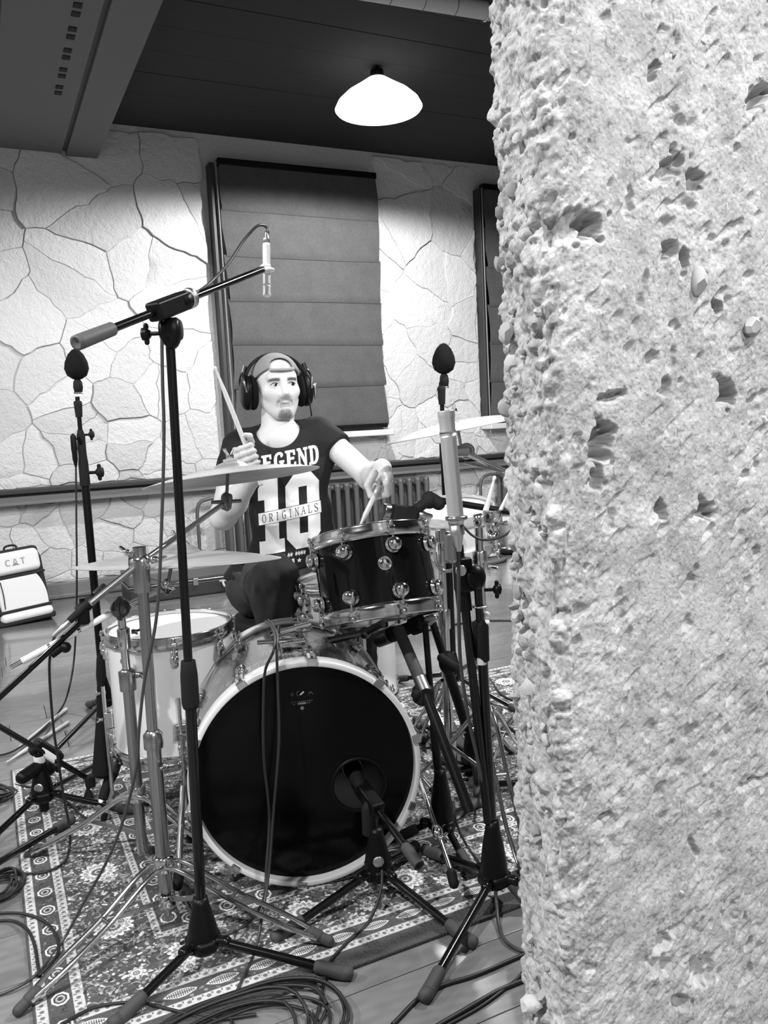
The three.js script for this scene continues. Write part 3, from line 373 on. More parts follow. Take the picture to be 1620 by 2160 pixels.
  // holder plate and bracket on top for the rack drum
  t.add('mount_bracket', [rbox(add(BF, add([0, R + 0.012, 0], BAX, 0.18)), 0.07, 0.09, 0.024, 0.008, BAX), ringAt(add(BF, add([0.03, R + 0.035, 0], BAX, 0.2)), UP, 0.02, 0.008), ...wing(add(BF, add([-0.04, R + 0.03, 0], BAX, 0.17)), UP, 0.022, 0.024), rod(add(BF, add([-0.06, R + 0.03, 0], BAX, 0.2)), add(BF, add([0.05, R + 0.045, 0.01], BAX, 0.2)), 0.009), rod(add(BF, add([-0.1, R + 0.028, 0.01], BAX, 0.17)), add(BF, add([0.0, R + 0.03, 0.02], BAX, 0.14)), 0.006)], M.chrome);
  t.add('muffling_pillow', rbox(add(BF, add([0.1, -0.16, 0.05], BAX, 0.22)), 0.3, 0.16, 0.2, 0.07), mat(0.6, 0.9));
}
// rack tom with black shell
{
  const B = [0.936,0.617,-1.964], ax = tilt(-0.112, 0.287), t = new Thing('rack_tom', 'black glossy rack tom with chrome hoops above the bass drum', 'drum', B), R = 0.16;
  const shellM = mat(0.006, 0.07, { specularIntensity: 0.55 });
  const d = drum(t, B, ax, R, 0.222, { shell: shellM, hoop: M.chrome, headTop: headWhite, headBottom: headWhite, n: 8, phase: 0.0, lugIn: 0.052, round: true });
  const toCam = unit(sub([0, 1.142, 0], add(B, ax, 0.1))), sideV = unit(cross(ax, toCam)), nv = unit(add(add([0, 0, 0], toCam, 1), sideV, 0.18)), bp = add(add(B, ax, 0.125), nv, R);
  const fl = unit(sub(nv, ax.map((v) => v * dot(nv, ax)))); t.add('vent_badge', [ringAt(add(add(B, ax, 0.125), fl, R + 0.001), fl, 0.016, 0.003), lathe(add(add(B, ax, 0.125), fl, R - 0.004), fl, [[0, 0], [0, 0.014], [0.006, 0.013], [0.006, 0]], 20)], M.chrome);
  t.add('mount_arm', [rod(add(B, ax, -0.02), [0.907,0.564,-2.017], 0.011), rod([0.907,0.564,-2.017], [0.803,0.552,-2.043], 0.01), ball([0.907,0.564,-2.017], 0.017)], M.darkMetal);
}
// snare behind it
{
  const B = [1.029,0.535,-2.311], ax = tilt(-0.1, 0.03), t = new Thing('snare_drum', 'white snare drum mostly hidden behind the black rack tom', 'drum', B);
  drum(t, B, ax, 0.178, 0.135, { shell: pearl, hoop: M.chrome, headTop: headWhite, n: 10, phase: 0.1, lugIn: 0.04, round: true });
  const c = add(B, UP, -0.035), st = new Thing('snare_stand', 'chrome folding stand carrying the white snare drum', 'stand', [B[0], 0, B[2]]);
  st.add('pole', rod([B[0], 0.16, B[2]], c, 0.011), M.chrome);
  for (let k = 0; k < 3; k++) { const a = k * 2.094 + 0.5, e = [B[0] + Math.cos(a) * 0.17, c[1] - 0.002, B[2] + Math.sin(a) * 0.17], f = [B[0] + Math.cos(a + 0.6) * 0.24, 0.02, B[2] + Math.sin(a + 0.6) * 0.24]; st.add('basket_arm', [rod(c, e, 0.005), rod(e, add(e, UP, 0.03), 0.006)], M.chrome); const l = st.add('leg', rod([B[0], 0.22, B[2]], f, 0.006), M.chrome); st.add('rubber_foot', capsule(f, add(f, [Math.cos(a + 0.6) * 0.02, -0.004, Math.sin(a + 0.6) * 0.02]), 0.009), M.rubber, l); }
}
// floor tom, white
{
  const B = [0.452, 0.215, -2.42], t = new Thing('floor_tom', 'white floor tom with chrome hoops behind the chrome stands', 'drum', [0.452, 0, -2.42]), R = 0.178;
  const d = drum(t, B, UP, R, 0.355, { shell: pearl, hoop: M.chrome, headTop: headWhite, n: 8, phase: 0.14, lugIn: 0.05, round: false });
  const near = (p) => { let b = 0, m = 9; for (let a = 0; a < 6.28; a += 0.02) { const e = len(sub(d.at(a, R, 0.1), p)); if (e < m) { m = e; b = a; } } return b; };
  for (const a of [near([0.423,0.375,-2.207]), near([0.257,0.282,-2.456]), near([0.5, 0.3, -2.62])]) { const l = t.add('leg', [rod(d.at(a, R + 0.022, 0.12), d.at(a, R + 0.022, -0.12), 0.0055), rod(d.at(a, R + 0.022, -0.12), d.at(a, R + 0.05, -0.195), 0.0055), rod(d.at(a, R + 0.022, 0.12), d.at(a, R + 0.022, 0.2), 0.0055)], M.chrome); t.add('leg_bracket', [rbox(d.at(a, R + 0.012, 0.1), 0.036, 0.05, 0.024, 0.006, UP, sub(d.at(a, 1, 0), B)), ...wing(d.at(a, R + 0.03, 0.1), sub(d.at(a, 1, 0), B), 0.014, 0.016)], M.chrome, l); t.add('rubber_foot', capsule(d.at(a, R + 0.049, -0.19), d.at(a, R + 0.052, -0.2), 0.01), M.rubber, l); }
}
// small white tom on the right
{
  const B = [1.421,0.712,-2.366], ax = tilt(-0.05, -0.2), t = new Thing('small_tom', 'small white tom with chrome hoop behind the tall silver microphone', 'drum', B);
  drum(t, B, ax, 0.13, 0.13, { shell: pearl, hoop: mat(0.85, 0.2, { metalness: 0.5 }), headTop: headWhite, n: 6, phase: 0.35, lugIn: 0.045, round: true });
}
// white drum behind the bass drum, right
{
  const t = new Thing('spare_drum', 'plain white drum shell standing behind the bass drum hoop', 'drum', [1.0, 0, -2.1]), B = [1.328,0.02,-2.978];
  drum(t, B, UP, 0.13, 0.34, { shell: pearl, hoop: M.chrome, headTop: headWhite, n: 6, phase: 0.6, lugIn: 0.05, round: false });
}
// two drums standing far back on the floor
{
  const a = [3.49,0,-5.32], t = new Thing('spare_drum', 'pale drum standing on the floor boards beside the dark case', 'drum', a);
  drum(t, [a[0], 0.03, a[2] - 0.12], UP, 0.14, 0.23, { shell: pearl, hoop: M.chrome, headTop: headWhite, n: 8, phase: 0.2, lugIn: 0.05, round: true });
  t.add('drum_bag', lathe([a[0], 0, a[2] - 0.12], UP, [[0, 0], [0, 0.2], [0.02, 0.21], [0.03, 0.2], [0.034, 0]], 30), mat(0.12, 0.9));
  const b = [3.919,0,-5.588], u = new Thing('spare_drum', 'chrome-hooped drum on the floor half behind the pillar', 'drum', b);
  drum(u, [b[0], 0.035, b[2] - 0.1], UP, 0.17, 0.24, { shell: M.satin, hoop: M.chrome, headTop: headWhite, n: 8, phase: 0.2, lugIn: 0.05, round: true });
  u.add('drum_bag', lathe([b[0], 0, b[2] - 0.1], UP, [[0, 0], [0, 0.2], [0.03, 0.21], [0.038, 0.19], [0.04, 0]], 30), M.blackCloth);
}
// ---------- cymbals ----------
const latheTex = dataTex(512, (u, v) => 0.72 + 0.1 * n3(0.5, v * 90, 1) + 0.08 * n3(2.5, v * 230, 4) + 0.05 * tileNoise(u, v, 9, 3));
const cymMat = new THREE.MeshPhysicalMaterial({ color: grey(1), map: latheTex, metalness: 0.38, roughness: 0.36, side: THREE.DoubleSide });
function cymbal(label, c, ax, R) {   // c: middle of the rim plane
  const t = new Thing('cymbal', label, 'cymbal', c), pr = [], b = R * 0.2;
  const h = (r) => (r < b ? 0.026 + 0.02 * Math.sqrt(Math.max(0, 1 - (r / b) ** 2.2)) : 0.026 * (1 - ((r - b) / (R - b)) ** 1.7));
  for (let k = 0; k <= 26; k++) { const r = 0.006 + (R - 0.006) * k / 26; pr.push([h(r), r]); } for (let k = 26; k >= 0; k--) { const r = 0.006 + (R - 0.006) * k / 26; pr.push([h(r) - 0.0018, r]); }
  t.add('bronze_disc', lathe(c, ax, pr, 72), cymMat);
  const hub = add(c, ax, 0.04); t.add('felt', lathe(hub, ax, [[0, 0], [0, 0.018], [0.012, 0.018], [0.012, 0]], 16), mat(0.35, 0.95)); t.add('wing_nut', wing(add(hub, ax, 0.012), ax, 0.02, 0.028), M.chrome);
  return { hub, under: add(c, ax, -0.03) };
}
const cyA = cymbal('tilted crash cymbal in front of the drummer\'s shirt', [0.587,1.013,-2.105], tilt(-0.09, 0.11), 0.232);
const cyB = cymbal('wide ride cymbal over the white floor tom', [0.423,0.816,-2.06], tilt(0.01, 0.115), 0.256);
const cyC = cymbal('crash cymbal beside the tall silver microphone and the pillar', [1.316,1.107,-2.152], tilt(-0.15, 0.02), 0.228);
// chrome boom stands
function doubleLeg(t, top, foot, low, hint) {
  const d = unit(sub(foot, top)), sd = unit(cross(d, hint || UP)), w = 0.017, mid = mixp(top, foot, 0.46), knee = add(mixp(top, foot, 0.12), UP, 0.012), l = [];
  for (const s of [-1, 1]) { const o = (p, k = 1) => add(p, sd, s * w * k); l.push(tube([o(top), o(knee), o(mid), o(mixp(top, foot, 0.8)), o(foot, 0.5)], 0.0062, 24, 6)); }
  const leg = t.add('leg', l, M.chrome);
  t.add('brace', [rbox(mixp(low, mid, 0.5), 0.012, len(sub(mid, low)), 0.004, 0.0015, sub(mid, low), sd), rod(add(mid, sd, -0.016), add(mid, sd, 0.016), 0.005, 0.005, 8)], M.dullChrome, leg);
  t.add('rubber_foot', [capsule(mixp(top, foot, 0.96), foot, 0.014), capsule(foot, add(foot, d, 0.025), 0.012)], M.greyRubber, leg);
  return leg;
}
{
  const x = 0.287, z = -1.83, t = new Thing('cymbal_stand', 'chrome boom stand carrying the tilted crash cymbal, double-braced legs', 'stand', [x, 0, z]);
  const T = [0.292, 0.862, -1.83];
  t.add('lower_tube', [rod([x, 0.1, z], [x, 0.45, z], 0.0165), lathe([x, 0.44, z], UP, [[0, 0.0165], [0, 0.022], [0.03, 0.022], [0.04, 0.014]], 16), ...wing([x + 0.015, 0.4, z + 0.02], [0.5, 0.2, 1], 0.022, 0.024)], M.dullChrome);
  t.add('lower_tube', rod([x, 0.03, z], [x, 0.1, z], 0.009), M.dullChrome);
  t.add('upper_tube', [rod([x, 0.45, z], mixp([x, 0.45, z], T, 0.86), 0.0125), lathe(mixp([x, 0.45, z], T, 0.84), UP, [[0, 0.0125], [0, 0.0185], [0.07, 0.02], [0.075, 0.0145], [0.1, 0.0145]], 18)], M.dullChrome);
  t.add('height_clamp', [...wing([0.339,0.805,-1.842], unit([0.9, -0.25, 0.4]), 0.02, 0.03), rod([x, 0.83, z], [0.339,0.805,-1.842], 0.005)], M.chrome);
  t.add('boom_tilter', [ball(T, 0.019), lathe(add(T, [-0.02, 0, -0.01]), [0.9, 0, 0.43], [[0, 0], [0, 0.018], [0.02, 0.02], [0.04, 0.018], [0.045, 0]], 18), ...wing(add(T, [0.02, 0.005, 0.02]), [0.9, 0.1, 0.5], 0.022, 0.026), ...wing(add(T, [-0.02, 0.02, 0]), [-0.75, 0.6, 0.1], 0.02, 0.024)], M.chrome);
  const bEnd = [0.57,0.953,-2.116]; t.add('boom_arm', [rod([0.177,0.793,-1.796], T, 0.0075), rod(T, bEnd, 0.0065)], M.dullChrome);
  t.add('cymbal_tilter', [ball(bEnd, 0.016), rbox(bEnd, 0.03, 0.045, 0.03, 0.01, sub(cyA.hub, bEnd)), ringAt(bEnd, RIGHT, 0.018, 0.008), rod(bEnd, add(cyA.hub, tilt(-0.09, 0.13), 0.03), 0.0045), rod(add(bEnd, RIGHT, 0.04), add(bEnd, RIGHT, -0.04), 0.005)], M.darkMetal);
  const top = [x, 0.165, z], low = [x, 0.075, z]; t.add('collar', lathe([x, 0.15, z], UP, [[0, 0.017], [0, 0.025], [0.03, 0.025], [0.034, 0.017]], 18), M.chrome); t.add('collar', [lathe([x, 0.06, z], UP, [[0, 0.012], [0, 0.02], [0.03, 0.02], [0.03, 0.012]], 16)], M.chrome);
  doubleLeg(t, top, [-0.015,0.022,-1.71], low); doubleLeg(t, top, [0.564,0.03,-1.589], low); doubleLeg(t, top, [0.31, 0.022, -2.18], low);
}
{
  const x = 0.283, z = -2.13, t = new Thing('cymbal_stand', 'chrome boom stand carrying the wide ride cymbal, pale taped tail', 'stand', [x, 0, z]), T = [0.281, 0.705, -2.13];
  t.add('lower_tube', [rod([x, 0.05, z], [x, 0.5, z], 0.0145), lathe([x, 0.49, z], UP, [[0, 0.0145], [0, 0.021], [0.05, 0.022], [0.056, 0.012]], 16), ...wing([x + 0.02, 0.53, z + 0.015], [0.9, 0, 0.4], 0.024, 0.026)], M.dullChrome);
  t.add('upper_tube', [rod([x, 0.5, z], T, 0.0105), lathe([x, 0.6, z], UP, [[0, 0.0105], [0, 0.0165], [0.05, 0.0165], [0.055, 0.0105]], 14), ...wing([x - 0.02, 0.61, z + 0.015], [-0.9, 0, 0.4], 0.018, 0.02)], M.chrome);
  t.add('boom_tilter', [ball(T, 0.026, 1, 1, 1, 18), ringAt(T, RIGHT, 0.026, 0.007), ...wing(add(T, [0.02, -0.06, 0.02]), RIGHT, 0.02, 0.02)], M.darkMetal);
  const tail = [0.016,0.595,-2.142], hd = [0.395,0.75,-2.099];
  t.add('boom_arm', [rod(T, hd, 0.0065), rod(tail, T, 0.0058)], M.chrome);
  for (const [p, q] of [[0.1, 0.33], [0.355, 0.6], [0.63, 0.96]]) t.add('taped_section', rod(mixp(tail, T, p), mixp(tail, T, q), 0.0088), M.white);
  t.add('cymbal_tilter', [ball(hd, 0.017), rod(hd, add(cyB.hub, UP, 0.03), 0.0045), ringAt(hd, RIGHT, 0.016, 0.006)], M.darkMetal);
  const top = [0.28,0.213,-2.145], low = [x, 0.1, z]; t.add('collar', lathe([x, top[1] - 0.02, z], UP, [[0, 0.014], [0, 0.022], [0.035, 0.022], [0.04, 0.014]], 16), M.chrome);
  doubleLeg(t, [x, top[1], z], [0.029,0.022,-2.345], low); doubleLeg(t, [x, top[1], z], [0.5, 0.024, -2.0], low); doubleLeg(t, [x, top[1], z], [0.36, 0.022, -2.5], low);
}
// ---------- microphone stands ----------
function tripod(t, base, feet, o = {}) {   // base: floor point under the hub
  const h = o.h || 0.13, y0 = o.y0 ?? 0.045, hub = t.add('tripod_hub', [lathe([base[0], y0, base[2]], UP, [[0, 0], [0, 0.026], [0.01, 0.034], [0.03, 0.034], [h * 0.6, 0.026], [h * 0.9, 0.017], [h, 0.015], [h, 0]], 18), rbox([base[0], y0 + 0.02, base[2]], 0.075, 0.03, 0.045, 0.01), rbox([base[0], y0 + 0.02, base[2]], 0.045, 0.03, 0.075, 0.01)], M.black);
  if (o.knob) t.add('hub_screw', lathe(add([base[0], y0 + h * 0.45, base[2]], o.knob, 0.028), o.knob, [[0, 0], [0, 0.014], [0.005, 0.013], [0.006, 0.006], [0.006, 0]], 14), M.satin, hub);
  for (const f of feet) { const d = unit(sub(f, [base[0], f[1], base[2]])), a = add([base[0], y0 + 0.022, base[2]], d, 0.03); const l = t.add('leg', [rod(a, f, o.r || 0.0095), capsule(add(a, d, -0.006), add(a, d, 0.02), 0.0125)], M.blackGloss); t.add('rubber_foot', [capsule(mixp(a, f, 1 - 0.05 / len(sub(f, a))), add(f, [0, -0.0005, 0]), 0.0145), lathe(f, d, [[0, 0], [0, 0.0145], [0.02, 0.0135], [0.024, 0]], 12)], M.greyRubber, l); }
}
const tee = (p, dir) => [rbox(p, 0.034, 0.1, 0.036, 0.006, dir), lathe(add(p, dir, 0.03), dir, [[0, 0], [0, 0.019], [0.03, 0.019], [0.034, 0]], 16), lathe(add(p, [0, -0.045, 0]), RIGHT, [[-0.02, 0], [-0.02, 0.018], [-0.012, 0.024], [0.012, 0.024], [0.02, 0.018], [0.02, 0]], 20)];
const knob = (p, dir, s = 1) => [rod(p, add(p, dir, 0.025 * s), 0.004 * s), lathe(add(p, dir, 0.02 * s), dir, [[0, 0], [0, 0.007 * s], [0.006 * s, 0.013 * s], [0.016 * s, 0.012 * s], [0.02 * s, 0]], 12), capsule(add(add(p, dir, 0.028 * s), UP, 0.016 * s), add(add(p, dir, 0.028 * s), UP, -0.016 * s), 0.005 * s)];
{ // tall boom stand at the front
  const B = [0.327,0,-1.649], t = new Thing('mic_stand', 'tall black boom microphone stand in front of the white floor tom', 'stand', B), T = [0.348,1.319,-1.621], C = mixp(B, T, 0.485);
  tripod(t, B, [[0.139,0.014,-1.569], [0.57,0.014,-1.473], [0.347,0.02,-1.934]], { h: 0.12 });
  t.add('lower_tube', rod(add(B, UP, 0.12), C, 0.0115), M.blackGloss); t.add('upper_tube', rod(C, T, 0.0092), M.blackGloss);
  t.add('height_clutch', lathe(add(C, unit(sub(T, B)), -0.06), sub(T, B), [[0, 0.0115], [0, 0.015], [0.01, 0.018], [0.07, 0.0175], [0.1, 0.0145], [0.1, 0.009]], 18), M.rubber);
  t.add('tape_band', lathe([0.334,0.554,-1.656], sub(T, B), [[0, 0.0116], [0, 0.0124], [0.021, 0.0124], [0.021, 0.0116]], 18), M.tape);
  t.add('collar', lathe(add(T, UP, -0.008), UP, [[0, 0.0092], [0, 0.0125], [0.008, 0.0125], [0.008, 0.0092]], 18), M.satin);
  const A = [0.159,1.298,-1.464], H = [0.613,1.5,-1.816], J = mixp(A, H, 0.42), dir = unit(sub(H, A));
  t.add('neck', [rod(T, add(J, [0, -0.05, 0]), 0.0115), ball(add(J, [0, -0.052, 0]), 0.024, 0.8, 1.25, 0.9)], M.black);
  t.add('boom_arm', rod(add(A, dir, 0.03), H, 0.0077), M.blackGloss); t.add('boom_tail_grip', lathe(A, dir, [[0.004, 0], [0, 0.009], [0, 0.013], [0.012, 0.0135], [0.09, 0.0125], [0.094, 0.0078]], 18), mat(0.085, 0.6));
  t.add('boom_clamp', tee(J, dir), M.black); t.add('clamp_knob', [...knob(add(J, add([0, -0.05, 0], RIGHT, -0.02)), [-0.899, 0, -0.438])], M.black); t.add('collar', lathe(add(J, dir, 0.056), dir, [[0, 0], [0, 0.0205], [0.014, 0.0205], [0.016, 0]], 18), M.satin);
  t.add('mic_clip', [rod(H, [0.63,1.5,-1.819], 0.007), ringAt([0.623,1.498,-1.816], [0,1.142,0].map((v, i) => (i === 1 ? 1 : 0)), 0.0115, 0.004), rbox([0.618,1.501,-1.819], 0.022, 0.02, 0.022, 0.005)], M.paleMetal);
}
function pencilMic(name, label, a, b, r, m, tailDir) {   // a: capsule end, b: connector end
  const d = sub(b, a), L = len(d), t = new Thing(name, label, 'microphone', a);
  t.add('body', lathe(a, d, [[L * 0.2, 0], [L * 0.2, r], [L * 0.24, r * 0.94], [L * 0.96, r * 0.94], [L, r * 0.9], [L, 0]], 24), m);
  t.add('capsule_head', [lathe(a, d, [[0, 0], [0, r * 0.92], [0.002, r], [L * 0.06, r], [L * 0.065, r * 0.93], [L * 0.17, r * 0.93], [L * 0.175, r], [L * 0.2, r], [L * 0.2, 0]], 24)], m);
  t.add('cable_plug', lathe(b, d, [[0, 0], [0, r * 0.86], [L * 0.09, r * 0.86], [L * 0.1, r * 0.7], [L * 0.2, r * 0.42], [L * 0.24, r * 0.3], [L * 0.24, 0]], 16), M.satin);
  return t;
}
pencilMic('pencil_microphone', 'small bright silver microphone hanging from the tall boom tip', [0.617,1.44,-1.818], [0.627,1.559,-1.827], 0.0092, M.paleMetal);
pencilMic('pencil_microphone', 'large upright silver microphone beside the rough pillar', [0.886,1.159,-1.495], [0.894,0.917,-1.484], 0.0185, M.silver);
function eggMic(label, c, d) { const t = new Thing('windscreen_microphone', label, 'microphone', c), s = d / 1720; t.add('foam_windscreen', lathe(add(c, UP, -34 * s), tilt(0.02, 0), [[0, 0], [0.001, 9 * s], [8 * s, 20 * s], [22 * s, 25 * s], [36 * s, 23 * s], [52 * s, 16 * s], [62 * s, 7 * s], [64 * s, 0]], 26), M.blackCloth); t.add('body', lathe(add(c, UP, -62 * s), UP, [[0, 0], [0, 8 * s], [12 * s, 10 * s], [22 * s, 9 * s], [30 * s, 5 * s], [30 * s, 0]], 16), M.rubber); t.add('ring', lathe(add(c, UP, -64 * s), UP, [[0, 0], [0, 9.6 * s], [3 * s, 9.6 * s], [3 * s, 0]], 18), M.satin); return t; }
eggMic('black egg-shaped foam microphone against the stone wall left of the blind', [0.366,1.431,-3.439], 3.2);
eggMic('black egg-shaped foam microphone above the tall silver microphone', [1.711,1.389,-2.89], 3.3);
{
  const x = 0.358, z = -3.421, t = new Thing('mic_stand', 'thin black microphone stand far left against the stone wall', 'stand', [x, 0, z]);
  tripod(t, [x, 0, z], [[0.314,0.014,-3.573], [0.11,0.014,-3.051], [0.68, 0.012, -3.5]], {});
  t.add('lower_tube', rod([x, 0.15, z], [x, 0.98, z], 0.0155), M.black); t.add('height_clutch', [lathe([x, 0.95, z], UP, [[0, 0.015], [0, 0.02], [0.09, 0.019], [0.12, 0.016], [0.2, 0.016], [0.22, 0.01]], 16), ...knob([x + 0.015, 1.0, z], RIGHT, 1.6), ...knob([x + 0.01, 1.15, z], RIGHT, 1.1)], M.rubber);
  t.add('upper_tube', rod([x, 0.98, z], [x, 1.3, z], 0.0085), M.black); t.add('swivel', lathe([x, 1.22, z], UP, [[0, 0.009], [0, 0.013], [0.05, 0.016], [0.06, 0.016], [0.07, 0]], 14), M.rubber);
  t.add('inline_adapter', [lathe([0.326,1.027,-3.386], UP, [[0, 0], [0, 0.004], [0.03, 0.01], [0.06, 0.0105], [0.07, 0.012], [0.12, 0.011], [0.13, 0.004], [0.13, 0]], 14), rod([0.346,1.137,-3.39], [x, 1.11, z], 0.009)], M.black);
}
{
  const x = 1.694, z = -2.887, t = new Thing('mic_stand', 'thin black microphone stand behind the tall silver microphone', 'stand', [x, 0, z]);
  tripod(t, [x, 0, z], [[1.551,0.014,-3.13], [1.756,0.014,-2.497], [1.95, 0.012, -3.15]], {});
  t.add('lower_tube', rod([x, 0.15, z], [x, 1.0, z], 0.0155), M.black); t.add('upper_tube', rod([x, 1.0, z], [x, 1.29, z], 0.009), M.black); t.add('height_clutch', lathe([x, 0.96, z], UP, [[0, 0.015], [0, 0.019], [0.08, 0.018], [0.09, 0.009]], 16), M.rubber);
  t.add('swivel', lathe([x, 1.2, z], UP, [[0, 0.009], [0, 0.013], [0.06, 0.017], [0.068, 0.017], [0.085, 0]], 14), M.rubber);
}
{ // stand at the right with the large silver microphone
  const B = [0.989,0,-1.534], t = new Thing('mic_stand', 'black boom stand beside the pillar holding the large silver microphone', 'stand', B), T = [0.976,0.762,-1.537], C = [0.991,0.601,-1.554];
  tripod(t, B, [[0.695,0.014,-1.335], [0.952,0.02,-1.784], [1.04,0.02,-1.466]], { h: 0.16 });
  t.add('lower_tube', rod(add(B, UP, 0.12), C, 0.012), M.blackGloss); t.add('upper_tube', rod(C, T, 0.0095), M.blackGloss); t.add('height_clutch', lathe(mixp(C, T, -0.1), sub(T, C), [[0, 0.012], [0, 0.0165], [0.09, 0.019], [0.1, 0.0095]], 18), M.rubber);
  t.add('tape_band', lathe([0.988,0.577,-1.553], UP, [[0, 0.0121], [0, 0.0128], [0.021, 0.0128], [0.021, 0.0121]], 18), M.tape);
  t.add('collar', lathe([0.981,0.714,-1.54], UP, [[0, 0.0095], [0, 0.0175], [0.004, 0.0175], [0.004, 0.0095]], 18), M.satin);
  const J = [0.97,0.783,-1.542]; t.add('boom_clamp', [ball(J, 0.027, 1, 1.15, 1), rbox([0.948,0.791,-1.554], 0.036, 0.08, 0.036, 0.008), rod(T, J, 0.013), ...knob([0.983,0.756,-1.522], RIGHT)], M.black);
  t.add('clamp_screw', lathe([0.924,0.808,-1.523], [-0.438, 0, 0.899], [[0, 0], [0, 0.0125], [0.004, 0.0125], [0.006, 0.009], [0.006, 0]], 16), M.satin);
  t.add('boom_arm', rod([0.951,0.856,-1.572], [0.978,0.203,-1.534], 0.0105), M.blackGloss); t.add('boom_sleeve', rod([0.949,0.786,-1.564], [0.952,0.707,-1.559], 0.0175), M.black);
  t.add('mic_clip', [ringAt([0.895,0.931,-1.485], UP, 0.0195, 0.005), rod([0.888,0.86,-1.503], [0.941,0.802,-1.559], 0.006), rbox([0.888,0.866,-1.503], 0.022, 0.07, 0.03, 0.009), rod([0.888,0.866,-1.503], [0.898,0.921,-1.505], 0.006)], M.dullChrome);
  for (const p of [[0.998,0.693,-1.54], [0.996,0.675,-1.539]]) t.add('white_button', ball(p, 0.0085, 1, 1, 1, 12), mat(0.95, 0.4));
}
{ // kick drum stand
  const B = [0.766,0,-1.702], t = new Thing('mic_stand', 'short black boom stand in front of the bass drum port', 'stand', B), T = [0.759,0.214,-1.721];
  tripod(t, B, [[0.499,0.014,-1.658], [0.85,0.014,-1.434], [0.923,0.02,-1.822]], { h: 0.13, knob: [-0.35, 0, 0.93] });
  t.add('lower_tube', rod(add(B, UP, 0.12), T, 0.014), M.black); t.add('height_clutch', lathe(T, UP, [[-0.06, 0.014], [-0.06, 0.019], [0.0, 0.018], [0.02, 0.01], [0.02, 0]], 16), M.rubber);
  const A = [0.781,0.166,-1.514], H = [0.765,0.253,-1.801], dir = unit(sub(H, A)); t.add('boom_arm', rod(A, H, 0.0085), M.blackGloss); t.add('boom_tail_grip', lathe(A, dir, [[0.003, 0], [0, 0.008], [0, 0.0135], [0.06, 0.0125], [0.065, 0.0085]], 16), M.greyRubber); t.add('boom_clamp', tee(mixp(A, H, 0.78), dir), M.black);
}
{ const a = [0.769,0.258,-1.811], d = [0.24, 0.0, -0.97], t = new Thing('kick_microphone', 'black microphone reaching into the bass drum port hole', 'microphone', a); t.add('body', lathe(a, d, [[-0.05, 0], [-0.05, 0.014], [0.02, 0.02], [0.06, 0.025], [0.06, 0]], 18), M.rubber); t.add('grille', lathe(add(a, d, 0.06), d, [[0, 0.025], [0.03, 0.027], [0.05, 0.02], [0.055, 0]], 18), M.darkMetal); t.add('ring', ringAt(add(a, d, 0.06), d, 0.025, 0.002, 24, 6), M.satin); }
{ // low stand at the left
  const B = [0.072,0,-2.606], t = new Thing('mic_stand', 'low black boom stand at the left edge of the rug', 'stand', B), T = add(B, UP, 0.2);
  tripod(t, B, [[-0.103,0.014,-2.462], [0.299,0.02,-2.467], [0.35, 0.02, -2.95]], { h: 0.12, y0: 0.05, knob: [-0.35, 0, 0.93] });
  t.add('lower_tube', rod(add(B, UP, 0.02), T, 0.014), M.black); t.add('tape_band', lathe(add(B, UP, 0.172), UP, [[0, 0.0141], [0, 0.0165], [0.02, 0.0165], [0.02, 0.0141]], 16), M.tape);
  const J = [0.093,0.186,-2.636], A = [-0.105,0.385,-2.589], H = [0.21,0.076,-2.621]; t.add('boom_arm', [rod(A, H, 0.0085)], M.blackGloss); t.add('boom_clamp', [rbox(J, 0.05, 0.1, 0.05, 0.012, sub(H, A)), ball(add(J, UP, -0.035), 0.032, 1, 1.2, 1)], M.black); t.add('clamp_knob', [capsule([0.066,0.16,-2.601], [0.021,0.148,-2.576], 0.02), ...knob([0.102,0.167,-2.584], [0.5, 0, 0.86])], M.black); t.add('white_sleeve', rod([0.076,0.207,-2.613], [0.119,0.163,-2.609], 0.012), M.tape);
  t.add('mic_clip', [rbox([0.21,0.072,-2.621], 0.03, 0.04, 0.03, 0.008), lathe([0.201,0.001,-2.616], UP, [[0, 0], [0, 0.018], [0.03, 0.014], [0.05, 0.005], [0.06, 0]], 14)], M.rubber);
}
function dynamicMic(label, head, tail, r, headM) { const d = sub(tail, head), L = len(d), t = new Thing('dynamic_microphone', label, 'microphone', head); t.add('grille', lathe(head, d, [[0, 0], [0, r * 0.8], [0.004, r], [L * 0.28, r], [L * 0.3, r * 0.9], [L * 0.3, 0]], 18), headM || M.darkMetal); t.add('body', lathe(head, d, [[L * 0.3, 0], [L * 0.3, r * 0.96], [L * 0.36, r * 1.0], [L * 0.5, r * 0.8], [L * 0.96, r * 0.7], [L, r * 0.65], [L, 0]], 18), M.rubber); t.add('cable_plug', lathe(tail, d, [[-0.004, 0], [-0.004, r * 0.62], [0.022, r * 0.62], [0.026, r * 0.5], [0.05, r * 0.32], [0.05, 0]], 14), M.satin); return t; }
dynamicMic('black microphone pointing up under the white floor tom', [0.284,0.155,-2.539], [0.232,0.049,-2.518], 0.021);
dynamicMic('dark microphone aimed at the floor tom from the left boom', [0.251,0.767,-2.126], [0.155,0.695,-2.108], 0.0125);
dynamicMic('black microphone lying over the top hoop of the black rack tom', [0.972,0.899,-2.004], [1.085,0.877,-2.013], 0.0215);
dynamicMic('grey-banded microphone pointing under the rack tom', [1,0.5,-2.142], [1.082,0.569,-1.999], 0.0235);
